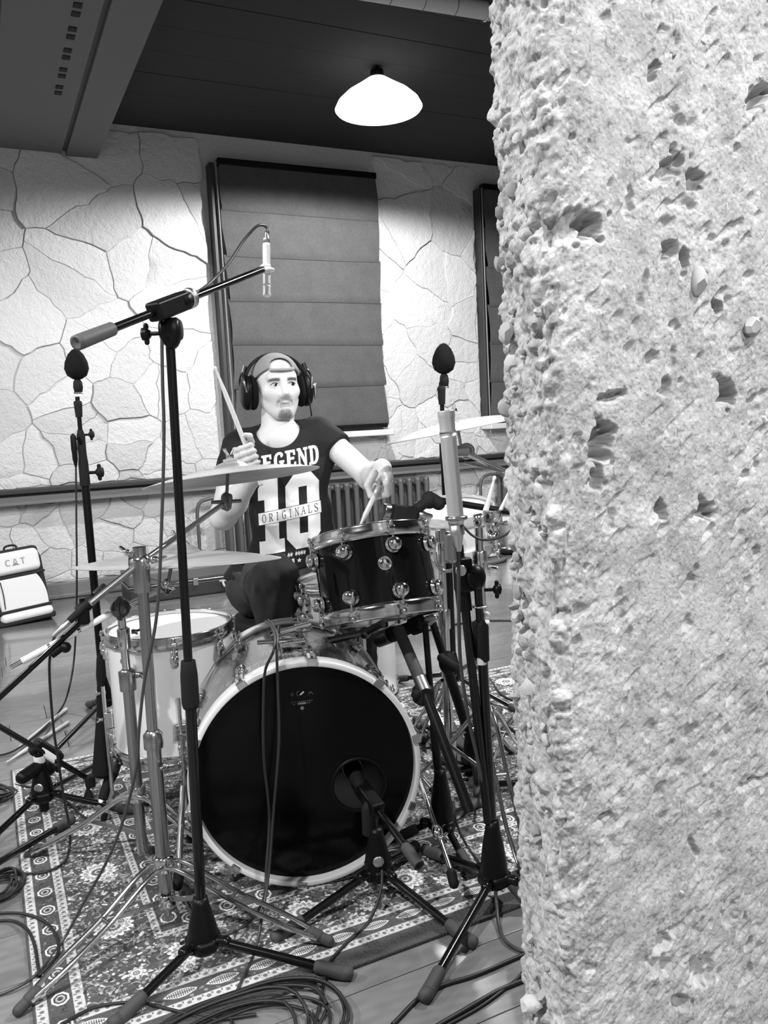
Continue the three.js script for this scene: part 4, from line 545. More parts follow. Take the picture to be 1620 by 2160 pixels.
{ // boom from the left edge
  const P = [-0.145,0.44,-2.167], B = [P[0], 0, P[2]], t = new Thing('mic_stand', 'black boom stand reaching in from the left frame edge', 'stand', B), J = [-0.08,0.476,-2.14], H = [0.185,0.687,-2.126], T = [B[0], J[1], B[2]];
  tripod(t, B, [[0.128,0.02,-2.487], [B[0] - 0.2, 0.012, B[2] - 0.22], [B[0] - 0.12, 0.012, B[2] + 0.25]], {});
  t.add('lower_tube', rod(add(B, UP, 0.12), T, 0.012), M.blackGloss); t.add('boom_clamp', [rbox(J, 0.04, 0.09, 0.04, 0.01, sub(H, J)), rod(T, J, 0.012)], M.black); t.add('boom_arm', rod(add(J, unit(sub(J, H)), 0.15), H, 0.0078), M.blackGloss); t.add('clamp_knob', [rod([0.109,0.612,-2.132], [0.143,0.633,-2.129], 0.01), ball([0.142,0.629,-2.118], 0.0135)], M.black);
  t.add('mic_clip', [rbox([0.19,0.699,-2.125], 0.03, 0.04, 0.03, 0.008), rod([0.19,0.699,-2.125], [0.19,0.743,-2.13], 0.006), rbox([0.197,0.724,-2.125], 0.028, 0.045, 0.028, 0.006, sub([0.251,0.767,-2.126], [0.155,0.695,-2.108]))], M.black);
}
{ // overhead boom for the rack tom microphone, its stand behind the pillar
  const P = [1.408,0.851,-1.852], B = [P[0], 0, P[2]], t = new Thing('mic_stand', 'black boom stand behind the pillar reaching over the rack tom', 'stand', B), H = [1.129,0.919,-2.019];
  tripod(t, B, [[B[0] + 0.22, 0.02, B[2] + 0.1], [B[0] - 0.14, 0.02, B[2] - 0.2], [B[0] - 0.05, 0.02, B[2] + 0.24]], {}); t.add('lower_tube', rod(add(B, UP, 0.12), P, 0.012), M.blackGloss);
  t.add('boom_arm', rod(add(P, unit(sub(P, H)), 0.12), H, 0.0095), M.blackGloss); t.add('boom_clamp', tee(P, sub(H, P)), M.black); t.add('mic_clip', [ball([1.129,0.913,-2.018], 0.024), capsule([1.135,0.918,-2.016], [1.069,0.887,-2.01], 0.015), capsule([1.129,0.921,-2.019], [1.152,0.904,-2.006], 0.02), rbox([1.031,0.888,-2.001], 0.05, 0.075, 0.045, 0.006, sub([1.085,0.877,-2.013], [0.972,0.899,-2.004]))], M.rubber);
}
{ // crowded stands right of the bass drum
  const B = [1.016,0,-1.822], t = new Thing('mic_stand', 'black stand with slanting telescopic boom right of the bass drum', 'stand', B), T = [1.02,0.595,-1.875];
  tripod(t, B, [[0.921,0.02,-1.895], [0.996,0.02,-1.657], [1.216,0.02,-1.955]], { h: 0.17 });
  t.add('lower_tube', rod(add(B, UP, 0.12), mixp(B, T, 0.55), 0.0115), M.black); t.add('upper_tube', rod(mixp(B, T, 0.55), T, 0.0085), M.black);
  const a = [0.981,0.576,-1.959], b = [0.969,0.464,-1.817], c = [0.977,0.193,-1.612]; t.add('boom_sleeve', rod(a, b, 0.0165, 0.0165, 14), M.greyRubber); t.add('white_ring', rod(mixp(a, b, 0.93), mixp(a, b, 1.16), 0.0172), M.satin); t.add('boom_arm', rod(b, c, 0.0135), M.black); t.add('boom_clamp', [rbox([0.971,0.433,-1.812], 0.05, 0.05, 0.05, 0.014), capsule([0.971,0.433,-1.812], [0.946,0.441,-1.803], 0.014)], M.rubber);
  t.add('mic_clip', [rbox([1.066,0.564,-2.006], 0.04, 0.045, 0.05, 0.01, sub([1.082,0.569,-1.999], [1,0.5,-2.142])), rod([1.066,0.564,-2.006], T, 0.009)], M.rubber);
  const B2 = [1.314,0,-2.135], u = new Thing('mic_stand', 'black slanting stand between the bass drum and the pillar poles', 'stand', B2), T2 = [1.14,0.567,-2.06];
  tripod(u, B2, [[1.376,0.02,-2.625], [1.684,0.02,-2.538], [1.216,0.02,-1.955]], { h: 0.14 }); u.add('lower_tube', rod(add(B2, UP, 0.1), mixp(add(B2, UP, 0.1), T2, 0.6), 0.016), M.black); u.add('upper_tube', rod(mixp(add(B2, UP, 0.1), T2, 0.6), T2, 0.0115), M.black); u.add('height_clutch', [ball([1.163,0.435,-2.01], 0.027, 1, 1.3, 1), capsule([1.139,0.455,-2.002], [1.171,0.426,-1.983], 0.014)], M.rubber);
}
{ // chrome stand of the small white tom
  const P = [1.288,0.773,-2.237], B = [P[0], 0, P[2]], t = new Thing('tom_stand', 'chrome stand holding the small white tom', 'stand', B);
  t.add('pole', [rod(add(B, UP, 0.06), [B[0], 0.5, B[2]], 0.0155), rod([B[0], 0.5, B[2]], [B[0], P[1], B[2]], 0.0115), lathe([B[0], 0.5, B[2]], UP, [[-0.03, 0.016], [-0.03, 0.02], [0.03, 0.02], [0.034, 0.012]], 16)], M.chrome);
  const arm = [1.424,0.745,-2.369]; t.add('holder', [rod([B[0], P[1] - 0.02, B[2]], add(arm, UP, -0.02), 0.009), rbox(P, 0.03, 0.05, 0.03, 0.008), ...wing(add(P, [0, -0.04, 0.02]), [0.3, 0, 0.95], 0.022, 0.024), tube([[1.252,0.726,-2.215], [1.251,0.683,-2.199], [1.269,0.668,-2.189], [1.292,0.669,-2.177]], 0.006)], M.chrome);
  const top = [B[0], 0.3, B[2]], low = [B[0], 0.1, B[2]]; doubleLeg(t, top, [1.507,0.024,-2.21], low); doubleLeg(t, top, [1.304,0.024,-2.442], low); doubleLeg(t, top, add(B, [0.05, 0.022, -0.32]), low);
}
{ // chrome stand with the stick holder
  const P = [1.248,0.831,-1.95], B = [P[0], 0, P[2]], t = new Thing('cymbal_stand', 'chrome stand with a stick holder on top beside the pillar', 'stand', B);
  t.add('lower_tube', rod(add(B, UP, 0.06), [B[0], 0.74, B[2]], 0.0135), M.chrome); t.add('upper_tube', rod([B[0], 0.74, B[2]], P, 0.0115), M.chrome);
  t.add('collar', [lathe([B[0], 0.72, B[2]], UP, [[0, 0.014], [0, 0.021], [0.04, 0.021], [0.044, 0.012]], 16), ...wing([1.249,0.721,-1.914], RIGHT, 0.024, 0.028)], M.chrome);
  t.add('stick_holder', [lathe([1.275,0.848,-1.917], UP, [[0, 0], [0, 0.026], [0.03, 0.028], [0.034, 0.024], [0.006, 0.022], [0.006, 0]], 20), lathe([1.249,0.848,-1.94], UP, [[-0.01, 0], [-0.01, 0.02], [0.02, 0.022], [0.024, 0]], 18), rod(P, [1.276,0.853,-1.917], 0.008)], M.chrome);
  const top = [B[0], 0.3, B[2]], low = [B[0], 0.1, B[2]]; doubleLeg(t, top, [1.113,0.024,-1.596], low); doubleLeg(t, top, add(B, [0.25, 0.024, -0.16]), low); doubleLeg(t, top, add(B, [-0.16, 0.024, -0.2]), low);
}
{ // boom holding the right crash cymbal, its stand behind the pillar
  const P = [1.459,0.938,-1.972], B = [P[0], 0, P[2]], t = new Thing('cymbal_stand', 'chrome boom stand behind the pillar carrying the right crash cymbal', 'stand', B), E = [1.32,1.041,-2.142];
  t.add('lower_tube', rod(add(B, UP, 0.05), P, 0.0125), M.chrome); t.add('boom_arm', rod(E, add(P, unit(sub(P, E)), 0.2), 0.008), M.chrome); t.add('boom_tilter', [ball(P, 0.024), ...wing(add(P, RIGHT, 0.02), RIGHT, 0.02, 0.024)], M.chrome);
  t.add('cymbal_tilter', [ball(E, 0.018), rbox(E, 0.04, 0.06, 0.035, 0.012, RIGHT), ringAt(add(E, RIGHT, 0.015), AWAY, 0.018, 0.007), rod(E, add(cyC.hub, tilt(-0.15, 0.02), 0.03), 0.005), rod([1.319,1.007,-2.127], [1.429,0.967,-2.013], 0.005)], M.dullChrome);
  const top = [B[0], 0.28, B[2]], low = [B[0], 0.1, B[2]]; for (const a of [0.2, 2.3, 4.4]) doubleLeg(t, top, [B[0] + Math.cos(a) * 0.28, a > 4 ? 0.024 : 0.024, B[2] + Math.sin(a) * 0.28], low);
}
{ // pedal right of the bass drum
  const c = [1.322,0,-2.249], t = new Thing('foot_pedal', 'black foot pedal with chrome frame on the rug right of the bass drum', 'pedal', c), d = unit([0.2, 0, -0.98]);
  t.add('base_plate', rbox(add(c, [0, 0.018, 0]), 0.1, 0.3, 0.012, 0.004, d, UP), M.darkMetal); t.add('footboard', rbox(add(add(c, [0, 0.06, 0]), d, 0.02), 0.085, 0.26, 0.012, 0.005, add(d, [0, 0.22, 0]), UP), M.black);
  t.add('frame', [rod(add(add(c, [-0.06, 0.02, 0]), d, -0.13), add(add(c, [-0.06, 0.17, 0]), d, -0.13), 0.009), rod(add(add(c, [0.06, 0.02, 0]), d, -0.13), add(add(c, [0.06, 0.17, 0]), d, -0.13), 0.009), rod(add(add(c, [-0.07, 0.165, 0]), d, -0.13), add(add(c, [0.07, 0.165, 0]), d, -0.13), 0.008)], M.chrome);
}
// stick bag hanging beside the floor tom
{ const a = [0.233,0.115,-2.525], b = [0.272,0.492,-2.586], t = new Thing('stick_bag', 'black flared cloth bag hanging on the side of the white floor tom', 'bag', a), L = len(sub(b, a)); const g = lathe([0, 0, 0], UP, [[0, 0], [0.0, 0.02], [0.012, 0.034], [L * 0.2, 0.027], [L * 0.5, 0.016], [L * 0.72, 0.014], [L * 0.8, 0.018], [L * 0.93, 0.016], [L, 0]], 22); g.scale(1, 1, 0.55); g.rotateY(-0.45); t.add('pouch', orient(g, a, sub(b, a)), M.blackCloth); t.add('buckle', [rbox(mixp(a, b, 0.66), 0.03, 0.012, 0.02, 0.004)], M.chrome); t.add('hook', tube([b, add(b, [0.004, 0.02, 0]), add(b, [0.025, 0.025, -0.01])], 0.004), M.chrome); }
// drumsticks
function stick(label, tip, butt, r = 0.0075, group) { const d = sub(butt, tip), L = len(d); return single('drumstick', label, 'drumstick', tip, lathe(tip, d, [[0, 0], [0.002, r * 0.45], [0.008, r * 0.68], [0.014, r * 0.45], [0.02, r * 0.42], [0.1, r], [L - 0.006, r], [L, r * 0.7], [L, 0]], 14), M.wood, group); }
const flat = (p, y) => [p[0], y, p[2]];
stick('pale drumstick on the floor boards, the one nearer the backpack', flat([0.026,0,-3.246], 0.008), flat([0.223,0,-3.599], 0.008));
stick('pale drumstick on the floor boards, the one nearer the rug', flat([-0.021,0,-3.112], 0.008), flat([0.216,0,-3.422], 0.008));
stick('thick worn drumstick standing in the stick holder', [1.292,0.976,-1.924], [1.252,0.857,-1.929], 0.0085);
stick('drumstick tip standing in the holder, half behind the pillar', [1.334,0.951,-1.9], [1.282,0.85,-1.913], 0.0065);
// ---------- cables ----------
function cable(label, pts, r = 0.0032, m = M.cable) { return single('cable', label, 'cable', pts[pts.length - 1], tube(pts, r, pts.length * 12, 7), m); }
cable('thin cable looping from the hanging silver microphone down the tall stand', [[0.629,1.576,-1.829], [0.634,1.587,-1.828], [0.629,1.598,-1.831], [0.608,1.596,-1.819], [0.575,1.567,-1.809], [0.514,1.496,-1.763], [0.457,1.445,-1.717], [0.393,1.403,-1.631], [0.357,1.381,-1.613], [0.336,1.361,-1.598], [0.333,1.343,-1.608], [0.328,1.245,-1.621], [0.326,1.154,-1.633], [0.313,0.985,-1.653], [0.289,0.772,-1.672], [0.26,0.627,-1.713], [0.244,0.522,-1.73], [0.234,0.435,-1.747], [0.184,0.247,-1.815], [0.11,0.08,-1.898], [0.058,0.013,-1.887], [-0.012,0.013,-1.788], [-0.069,0.005,-1.783], [-0.122,0.005,-1.794]], 0.0034, mat(0.05, 0.35));
cable('black cable running down the stand with the large silver microphone', [[0.896,0.882,-1.484], [0.902,0.849,-1.494], [0.911,0.708,-1.517], [0.925,0.592,-1.541], [0.94,0.456,-1.539], [0.962,0.339,-1.537], [0.98,0.22,-1.536], [0.98,0.098,-1.52], [0.968,0.033,-1.496], [0.942,0.009,-1.45], [0.924,0.006,-1.398], [0.941,0.005,-1.348], [0.993,0.005,-1.332]], 0.0042, mat(0.05, 0.4));
cable('black cable loop beside the small white tom', [[1.04,0.881,-1.699], [1.059,0.856,-1.687], [1.079,0.844,-1.676], [1.105,0.843,-1.663], [1.131,0.851,-1.652], [1.154,0.867,-1.642], [1.193,0.893,-1.626]], 0.0032);
cable('cable draped over the bass drum hoop, inner strand', [[0.645,0.624,-2.084], [0.627,0.633,-1.982], [0.594,0.632,-1.853], [0.571,0.614,-1.806], [0.55,0.582,-1.801], [0.538,0.505,-1.797], [0.525,0.375,-1.782], [0.523,0.245,-1.762], [0.5,0.135,-1.737], [0.483,0.077,-1.716], [0.445,0.013,-1.738], [0.387,0.013,-1.728], [0.363,0.013,-1.763], [0.295,0.013,-1.747]], 0.0034, mat(0.03, 0.4));
cable('cable draped over the bass drum hoop, outer strand', [[0.652,0.627,-2.081], [0.632,0.635,-1.98], [0.6,0.637,-1.85], [0.58,0.617,-1.802], [0.572,0.548,-1.786], [0.561,0.417,-1.77], [0.531,0.245,-1.758], [0.497,0.108,-1.724], [0.467,0.052,-1.687], [0.438,0.013,-1.644], [0.371,0.013,-1.544], [0.351,0.006,-1.519], [0.326,0.005,-1.446]], 0.0034, mat(0.03, 0.4));
cable('cable from the short bass drum stand across the rug edge', [[0.758,0.089,-1.661], [0.739,0.057,-1.633], [0.691,0.013,-1.603], [0.603,0.013,-1.551], [0.555,0.013,-1.513], [0.517,0.006,-1.454], [0.491,0.005,-1.409], [0.46,0.005,-1.362]], 0.0036);
cable('cable along the floor boards from the pillar stand foot', [[0.984,0.005,-1.337], [0.935,0.005,-1.342], [0.806,0.005,-1.34], [0.735,0.005,-1.347], [0.685,0.005,-1.342], [0.598,0.005,-1.301]], 0.0042);
cable('second floor cable close to the pillar foot', [[0.973,0.005,-1.29], [0.905,0.005,-1.279], [0.822,0.005,-1.278], [0.743,0.005,-1.267], [0.668,0.005,-1.256]], 0.0046); cable('thin floor cable curving out beside the pillar foot', [[0.927,0.004,-1.318], [0.884,0.004,-1.292], [0.831,0.004,-1.275], [0.765,0.004,-1.259], [0.684,0.004,-1.249]], 0.003);
cable('cable across the rug between the pillar stand and the slanting stand', [[1.006,0.163,-1.74], [0.996,0.132,-1.718], [1.058,0.013,-1.768], [1.042,0.013,-1.687], [1.037,0.013,-1.644]], 0.0034);
cable('black cable lying on the far floor boards behind the stands', [[2.076,0.006,-3.803], [2.285,0.006,-3.824], [2.482,0.006,-3.766], [2.621,0.006,-3.645]], 0.006);
cable('cable crossing the rug border beside the pillar', [[1.959,0.006,-3.145], [1.884,0.006,-2.894], [1.808,0.013,-2.686], [1.818,0.013,-2.546]], 0.0045);
cable('cable hanging from the dark floor tom microphone', [[0.155,0.695,-2.108], [0.135,0.683,-2.116], [0.117,0.646,-2.143], [0.107,0.601,-2.165], [0.103,0.554,-2.184], [0.102,0.401,-2.232], [0.109,0.284,-2.304], [0.116,0.151,-2.329], [0.123,0.063,-2.337], [0.116,0.014,-2.323], [0.093,0.014,-2.252], [0.054,0.014,-2.232], [-0.014,0.014,-2.255], [-0.081,0.006,-2.278]], 0.0034);
cable('cable hanging from the left egg microphone down to the drumsticks', [[0.326,1.027,-3.386], [0.31,0.814,-3.391], [0.289,0.574,-3.371], [0.268,0.389,-3.359], [0.248,0.26,-3.353], [0.221,0.184,-3.301], [0.191,0.02,-3.548], [0.077,0.02,-3.289], [-0.009,0.006,-3.21], [-0.087,0.006,-3.216]], 0.0038);
cable('cable across the patterned rug from the low stand', [[-0.004,0.006,-2.897], [0.037,0.013,-2.832], [0.102,0.02,-2.725], [0.138,0.014,-2.648], [0.167,0.013,-2.53], [0.199,0.013,-2.452]], 0.0034);
function coil(label, c, R, n, seed, sy = 0.8) { const r = rng(seed), pts = []; for (let k = 0; k <= n * 14; k++) { const a = k / 14 * 6.283, R2 = R * (0.8 + 0.22 * Math.sin(k * 0.19 + seed) + 0.08 * r()); pts.push([c[0] + Math.cos(a) * R2, 0.006 + 0.006 * (k / 14 % 5) * (0.6 + 0.4 * Math.sin(a * 2 + seed)) , c[2] + Math.sin(a) * R2 * sy]); } return single('cable_coil', label, 'cable', c, tube(pts, 0.0036, pts.length * 3, 6), M.cable); }
coil('big black cable coil on the floor boards at the bottom', [0.306,0,-1.403], 0.225, 7, 3, 0.55);
coil('black cable coil at the left frame edge near the low stand', [-0.087,0,-2.831], 0.085, 6, 5); coil('black cable coil at the left frame edge below the rug stripe', [-0.083,0,-2.223], 0.08, 7, 9);
cable('looping cable over the rug corner, upper turn', [[-0.094,0.006,-2.109], [-0.063,0.006,-2.102], [-0.011,0.013,-2.056], [0.032,0.013,-1.994], [0.053,0.013,-1.9], [0.044,0.013,-1.839], [0.005,0.013,-1.791]], 0.0036); cable('looping cable over the rug corner, lower turn', [[-0.094,0.006,-2.081], [-0.043,0.006,-2.057], [-0.009,0.013,-1.991], [0.004,0.013,-1.919], [0.007,0.013,-1.824], [0.009,0.013,-1.788]], 0.0036);
cable('thin cable wandering over the rug front edge to the coil', [[0.037,0.013,-1.615], [0.1,0.013,-1.63], [0.178,0.013,-1.601], [0.233,0.013,-1.546], [0.302,0.006,-1.487], [0.379,0.006,-1.457]], 0.0032);
// ---------- the drummer ----------
function surfaceNets(f, lo, hi, h) {
  const n = [0, 1, 2].map((k) => Math.ceil((hi[k] - lo[k]) / h) + 1), [a, b, c] = n, F = new Float32Array(a * b * c), id = new Int32Array(a * b * c).fill(-1), P = [], I = [];
  for (let k = 0, q = 0; k < c; k++) for (let j = 0; j < b; j++) for (let i = 0; i < a; i++, q++) F[q] = f(lo[0] + i * h, lo[1] + j * h, lo[2] + k * h);
  const off = [0, 1, a, a + 1, a * b, a * b + 1, a * b + a, a * b + a + 1], ed = [[0, 1], [2, 3], [4, 5], [6, 7], [0, 2], [1, 3], [4, 6], [5, 7], [0, 4], [1, 5], [2, 6], [3, 7]];
  for (let k = 0; k < c - 1; k++) for (let j = 0; j < b - 1; j++) for (let i = 0; i < a - 1; i++) {
    const q = i + a * (j + b * k); let m = 0; for (let e = 0; e < 8; e++) if (F[q + off[e]] < 0) m |= 1 << e; if (m === 0 || m === 255) continue;
    let x = 0, y = 0, z = 0, t = 0; for (const [u, v] of ed) { const A = F[q + off[u]], B = F[q + off[v]]; if ((A < 0) !== (B < 0)) { const s = A / (A - B), pu = [u & 1, (u >> 1) & 1, u >> 2], pv = [v & 1, (v >> 1) & 1, v >> 2]; x += pu[0] + (pv[0] - pu[0]) * s; y += pu[1] + (pv[1] - pu[1]) * s; z += pu[2] + (pv[2] - pu[2]) * s; t++; } }
    id[q] = P.length / 3; P.push(lo[0] + (i + x / t) * h, lo[1] + (j + y / t) * h, lo[2] + (k + z / t) * h);
  }
  const quad = (v, s) => { const [p, q, r, w] = v; if (p < 0 || q < 0 || r < 0 || w < 0) return; if (s) I.push(p, r, q, p, w, r); else I.push(p, q, r, p, r, w); };
  for (let k = 1; k < c - 1; k++) for (let j = 1; j < b - 1; j++) for (let i = 1; i < a - 1; i++) { const q = i + a * (j + b * k), s = F[q] < 0;
    if (s !== F[q + 1] < 0) quad([id[q], id[q - a], id[q - a - a * b], id[q - a * b]].reverse(), s); if (s !== F[q + a] < 0) quad([id[q], id[q - 1], id[q - 1 - a * b], id[q - a * b]], s); if (s !== F[q + a * b] < 0) quad([id[q], id[q - 1], id[q - 1 - a], id[q - a]].reverse(), s); }
  const g = new THREE.BufferGeometry(); g.setAttribute('position', new THREE.Float32BufferAttribute(P, 3)); g.setIndex(I); g.computeVertexNormals(); return g;
}
const smin = (a, b, k) => { const h = Math.max(k - Math.abs(a - b), 0) / k; return Math.min(a, b) - h * h * k * 0.25; };
const smax = (a, b, k) => -smin(-a, -b, k);
function cap(a, b, r1, r2) { const d = sub(b, a), L = dot(d, d) || 1e-9; return (x, y, z) => { const px = x - a[0], py = y - a[1], pz = z - a[2], t = clamp((px * d[0] + py * d[1] + pz * d[2]) / L, 0, 1); return Math.hypot(px - d[0] * t, py - d[1] * t, pz - d[2] * t) - r1 - (r2 - r1) * t; }; }
const ell = (c, r) => { const m = Math.min(...r); return (x, y, z) => { const a = (x - c[0]) / r[0], b = (y - c[1]) / r[1], d = (z - c[2]) / r[2], k = Math.hypot(a, b, d); return (k - 1) * m * (k < 1 ? 1 : 1) ; }; };
const union = (fs, k) => (x, y, z) => { let d = fs[0](x, y, z); for (let i = 1; i < fs.length; i++) d = smin(d, fs[i](x, y, z), k); return d; };
const bounds = (pts, m) => [[0, 1, 2].map((k) => Math.min(...pts.map((p) => p[k])) - m), [0, 1, 2].map((k) => Math.max(...pts.map((p) => p[k])) + m)];
{
  const RS = [0.841,1.076,-2.906], LS = [1.129,1.112,-2.826], PV = [0.937,0.574,-2.865], TX = unit(sub(LS, RS)), mid = mixp(RS, LS, 0.5), ty0 = unit(sub(mid, PV)), TY = unit(sub(ty0, TX.map((v) => v * dot(TX, ty0)))), TZ = cross(TX, TY);
  const tp = (x, y, z) => add(add(add(mid, TX, x), TY, y), TZ, z);
  const RE = [0.71,0.851,-2.696], RW = [0.773,0.993,-2.515], LE = [1.238,0.943,-2.629], LW = [1.184,0.989,-2.426];
  const HC = [0.991,1.295,-2.871], RK = [0.804,0.648,-2.48], LK = [1.135,0.543,-2.608], RA = [RK[0] + 0.02, 0.1, RK[2] - 0.02], LA = [LK[0] + 0.03, 0.1, LK[2] - 0.03], RH = add(PV, TX, -0.055), LH = add(PV, TX, 0.09);
  const neck0 = tp(0.0, 0.0, -0.005), neck1 = add(HC, [-0.005, -0.075, -0.012]);
  const torso = (g) => [cap(tp(-0.125, -0.03, -0.01), tp(0.125, -0.03, -0.01), 0.062 + g, 0.062 + g), cap(tp(-0.07, -0.12, 0.012), tp(0.066, -0.12, 0.012), 0.1 + g, 0.1 + g), cap(tp(-0.06, -0.27, 0.014), tp(0.045, -0.27, 0.014), 0.095 + g, 0.095 + g), cap(tp(-0.07, -0.4, 0.012), tp(0.04, -0.4, 0.012), 0.105 + g, 0.105 + g), cap(add(PV, TX, -0.075), add(PV, TX, 0.075), 0.115 + g, 0.115 + g)];
  // hands closed round the sticks
  const fists = [];
  function hand(C, W, s, flip) {
    s = unit(s); let a = unit(sub(W, C)); a = unit(sub(a, s.map((v) => v * dot(a, s)))); const b = cross(s, a).map((v) => v * flip), at = (th, r, o) => add(add(add(C, a, Math.cos(th) * r), b, Math.sin(th) * r), s, o), D2 = Math.PI / 180, fs = [], pts = [C, W];
    for (let i = 0; i < 4; i++) { const o = [0.03, 0.0105, -0.009, -0.0275][i], L = [0.98, 1.05, 1, 0.86][i], rr = [0.0088, 0.009, 0.0086, 0.0076][i], J = [at(62 * D2, 0.037, o * 1.05), at(128 * D2, 0.036 * L, o), at(190 * D2, 0.028 * L, o), at(255 * D2, 0.02, o * 0.95)]; fs.push(cap(J[0], J[1], rr * 1.12, rr), cap(J[1], J[2], rr, rr * 0.95), cap(J[2], J[3], rr * 0.95, rr * 0.82)); fs.push(cap(J[0], add(W, s, o * 0.5), 0.0115, 0.016)); }
    const T0 = add(at(-8 * D2, 0.05, 0.02), s, 0), T1 = at(-55 * D2, 0.034, 0.042), T2 = at(-120 * D2, 0.022, 0.058), T3 = at(-165 * D2, 0.0175, 0.066); fs.push(cap(T0, T1, 0.0145, 0.0115), cap(T1, T2, 0.011, 0.0098), cap(T2, T3, 0.0096, 0.008));
    const [lo, hi] = bounds(pts, 0.085); return surfaceNets(union(fs, 0.006), lo, hi, 0.0033);
  }
  const RC = [0.758,1.056,-2.497], Rtip = [0.692,1.291,-2.535], rs = unit(sub(Rtip, RC)), LC = [1.145,0.938,-2.372], Ltip = [0.947,0.844,-2.11], ls = unit(sub(Ltip, LC));
  fists.push(hand(RC, RW, rs, 1), hand(LC, LW, ls, -1));
  stick('drumstick raised in the hand above the tilted crash cymbal', add(RC, rs, 0.3), add(RC, rs, -0.1), 0.0078); stick('drumstick striking the top of the black rack tom', add(LC, ls, len(sub(Ltip, LC))), add(LC, ls, -0.09), 0.0078);
  // skin: trunk, neck and limbs in one surface
  const limbs = [cap(neck0, neck1, 0.062, 0.056), cap(tp(-0.12, -0.015, -0.01), neck0, 0.05, 0.058), cap(tp(0.12, -0.015, -0.01), neck0, 0.05, 0.058), cap(RS, RE, 0.05, 0.041), cap(RE, mixp(RE, RW, 0.35), 0.04, 0.042), cap(mixp(RE, RW, 0.35), RW, 0.042, 0.026), cap(LS, LE, 0.05, 0.041), cap(LE, mixp(LE, LW, 0.35), 0.04, 0.042), cap(mixp(LE, LW, 0.35), LW, 0.042, 0.026), cap(RW, mixp(RW, RC, 0.5), 0.026, 0.022), cap(LW, mixp(LW, LC, 0.5), 0.026, 0.022), cap(RH, RK, 0.082, 0.056), cap(RK, RA, 0.054, 0.036), cap(LH, LK, 0.082, 0.056), cap(LK, LA, 0.054, 0.036)];
  const [blo, bhi] = bounds([neck1, RS, LS, RE, LE, RW, LW, RK, LK, RA, LA, RC, LC, PV], 0.14), body = surfaceNets(union([...torso(-0.012), ...limbs], 0.03), blo, bhi, 0.0105);
  // head in its own frame: x to the person's left, y up, z to the front, origin between the ears at eye height
  const hf = unit([-0.06, -0.035, 0.997]), hu0 = unit([-0.03, 1, 0.03]), hx = unit(cross(hu0, hf)), hu = cross(hf, hx), HM = new THREE.Matrix4().makeBasis(V(hx), V(hu), V(hf)).setPosition(...HC);
  const skull = ell([0, 0.025, -0.012], [0.076, 0.081, 0.098]), jaw = ell([0, -0.05, 0.026], [0.06, 0.074, 0.066]);
  const plus = union([jaw, ell([0, -0.1, 0.064], [0.026, 0.02, 0.024]), cap([-0.036, 0.024, 0.076], [0.036, 0.024, 0.076], 0.0125, 0.0125), cap([-0.046, -0.026, 0.052], [-0.02, -0.034, 0.074], 0.022, 0.016), cap([0.046, -0.026, 0.052], [0.02, -0.034, 0.074], 0.022, 0.016), cap([-0.05, -0.06, 0.02], [-0.022, -0.108, 0.056], 0.018, 0.014), cap([0.05, -0.06, 0.02], [0.022, -0.108, 0.056], 0.018, 0.014)], 0.022);
  const nose = union([cap([0, 0.014, 0.086], [0, -0.03, 0.108], 0.0085, 0.0115), cap([-0.011, -0.036, 0.096], [0.011, -0.036, 0.096], 0.0088, 0.0088), cap([0, -0.03, 0.1], [0, -0.04, 0.098], 0.01, 0.008)], 0.009), lips = union([cap([-0.02, -0.067, 0.081], [0, -0.0652, 0.0868], 0.0042, 0.0046), cap([0.02, -0.067, 0.081], [0, -0.0652, 0.0868], 0.0042, 0.0046), cap([-0.015, -0.0745, 0.081], [0.015, -0.0745, 0.081], 0.0062, 0.0062)], 0.004);
  const ears = union([ell([-0.079, -0.012, -0.012], [0.01, 0.03, 0.018]), ell([0.079, -0.012, -0.012], [0.01, 0.03, 0.018])], 0.004), hNeck = cap([0, -0.07, -0.014], [0.004, -0.17, -0.03], 0.058, 0.06);
  const headF = (x, y, z) => { let d = smin(skull(x, y, z), plus(x, y, z), 0.03); d = smin(d, hNeck(x, y, z), 0.02); for (const s of [-1, 1]) { const e = Math.hypot((x - s * 0.031) / 1.35, y - 0.002, z - 0.1) - 0.0165; d = smax(d, -e, 0.012); const l = Math.hypot(x - s * 0.031, y - 0.001, z - 0.0705) - 0.0146; d = smin(d, l, 0.006); const slit = Math.hypot((x - s * 0.031) / 1.9, y - 0.0005, z - 0.088) - 0.0036; d = smax(d, -slit, 0.0025); } d = smin(d, nose(x, y, z), 0.012); d = smin(d, lips(x, y, z), 0.005); const mouth = cap([-0.021, -0.0702, 0.0905], [0.021, -0.0702, 0.0905], 0.0019, 0.0019)(x, y, z); d = smax(d, -mouth, 0.004); for (const s of [-1, 1]) d = smax(d, -(Math.hypot(x - s * 0.0065, y + 0.0415, z - 0.1) - 0.0035), 0.003); return smin(d, ears(x, y, z), 0.004); };
  const head = surfaceNets(headF, [-0.1, -0.155, -0.125], [0.1, 0.13, 0.13], 0.0029), cols = [], hpz = head.attributes.position;
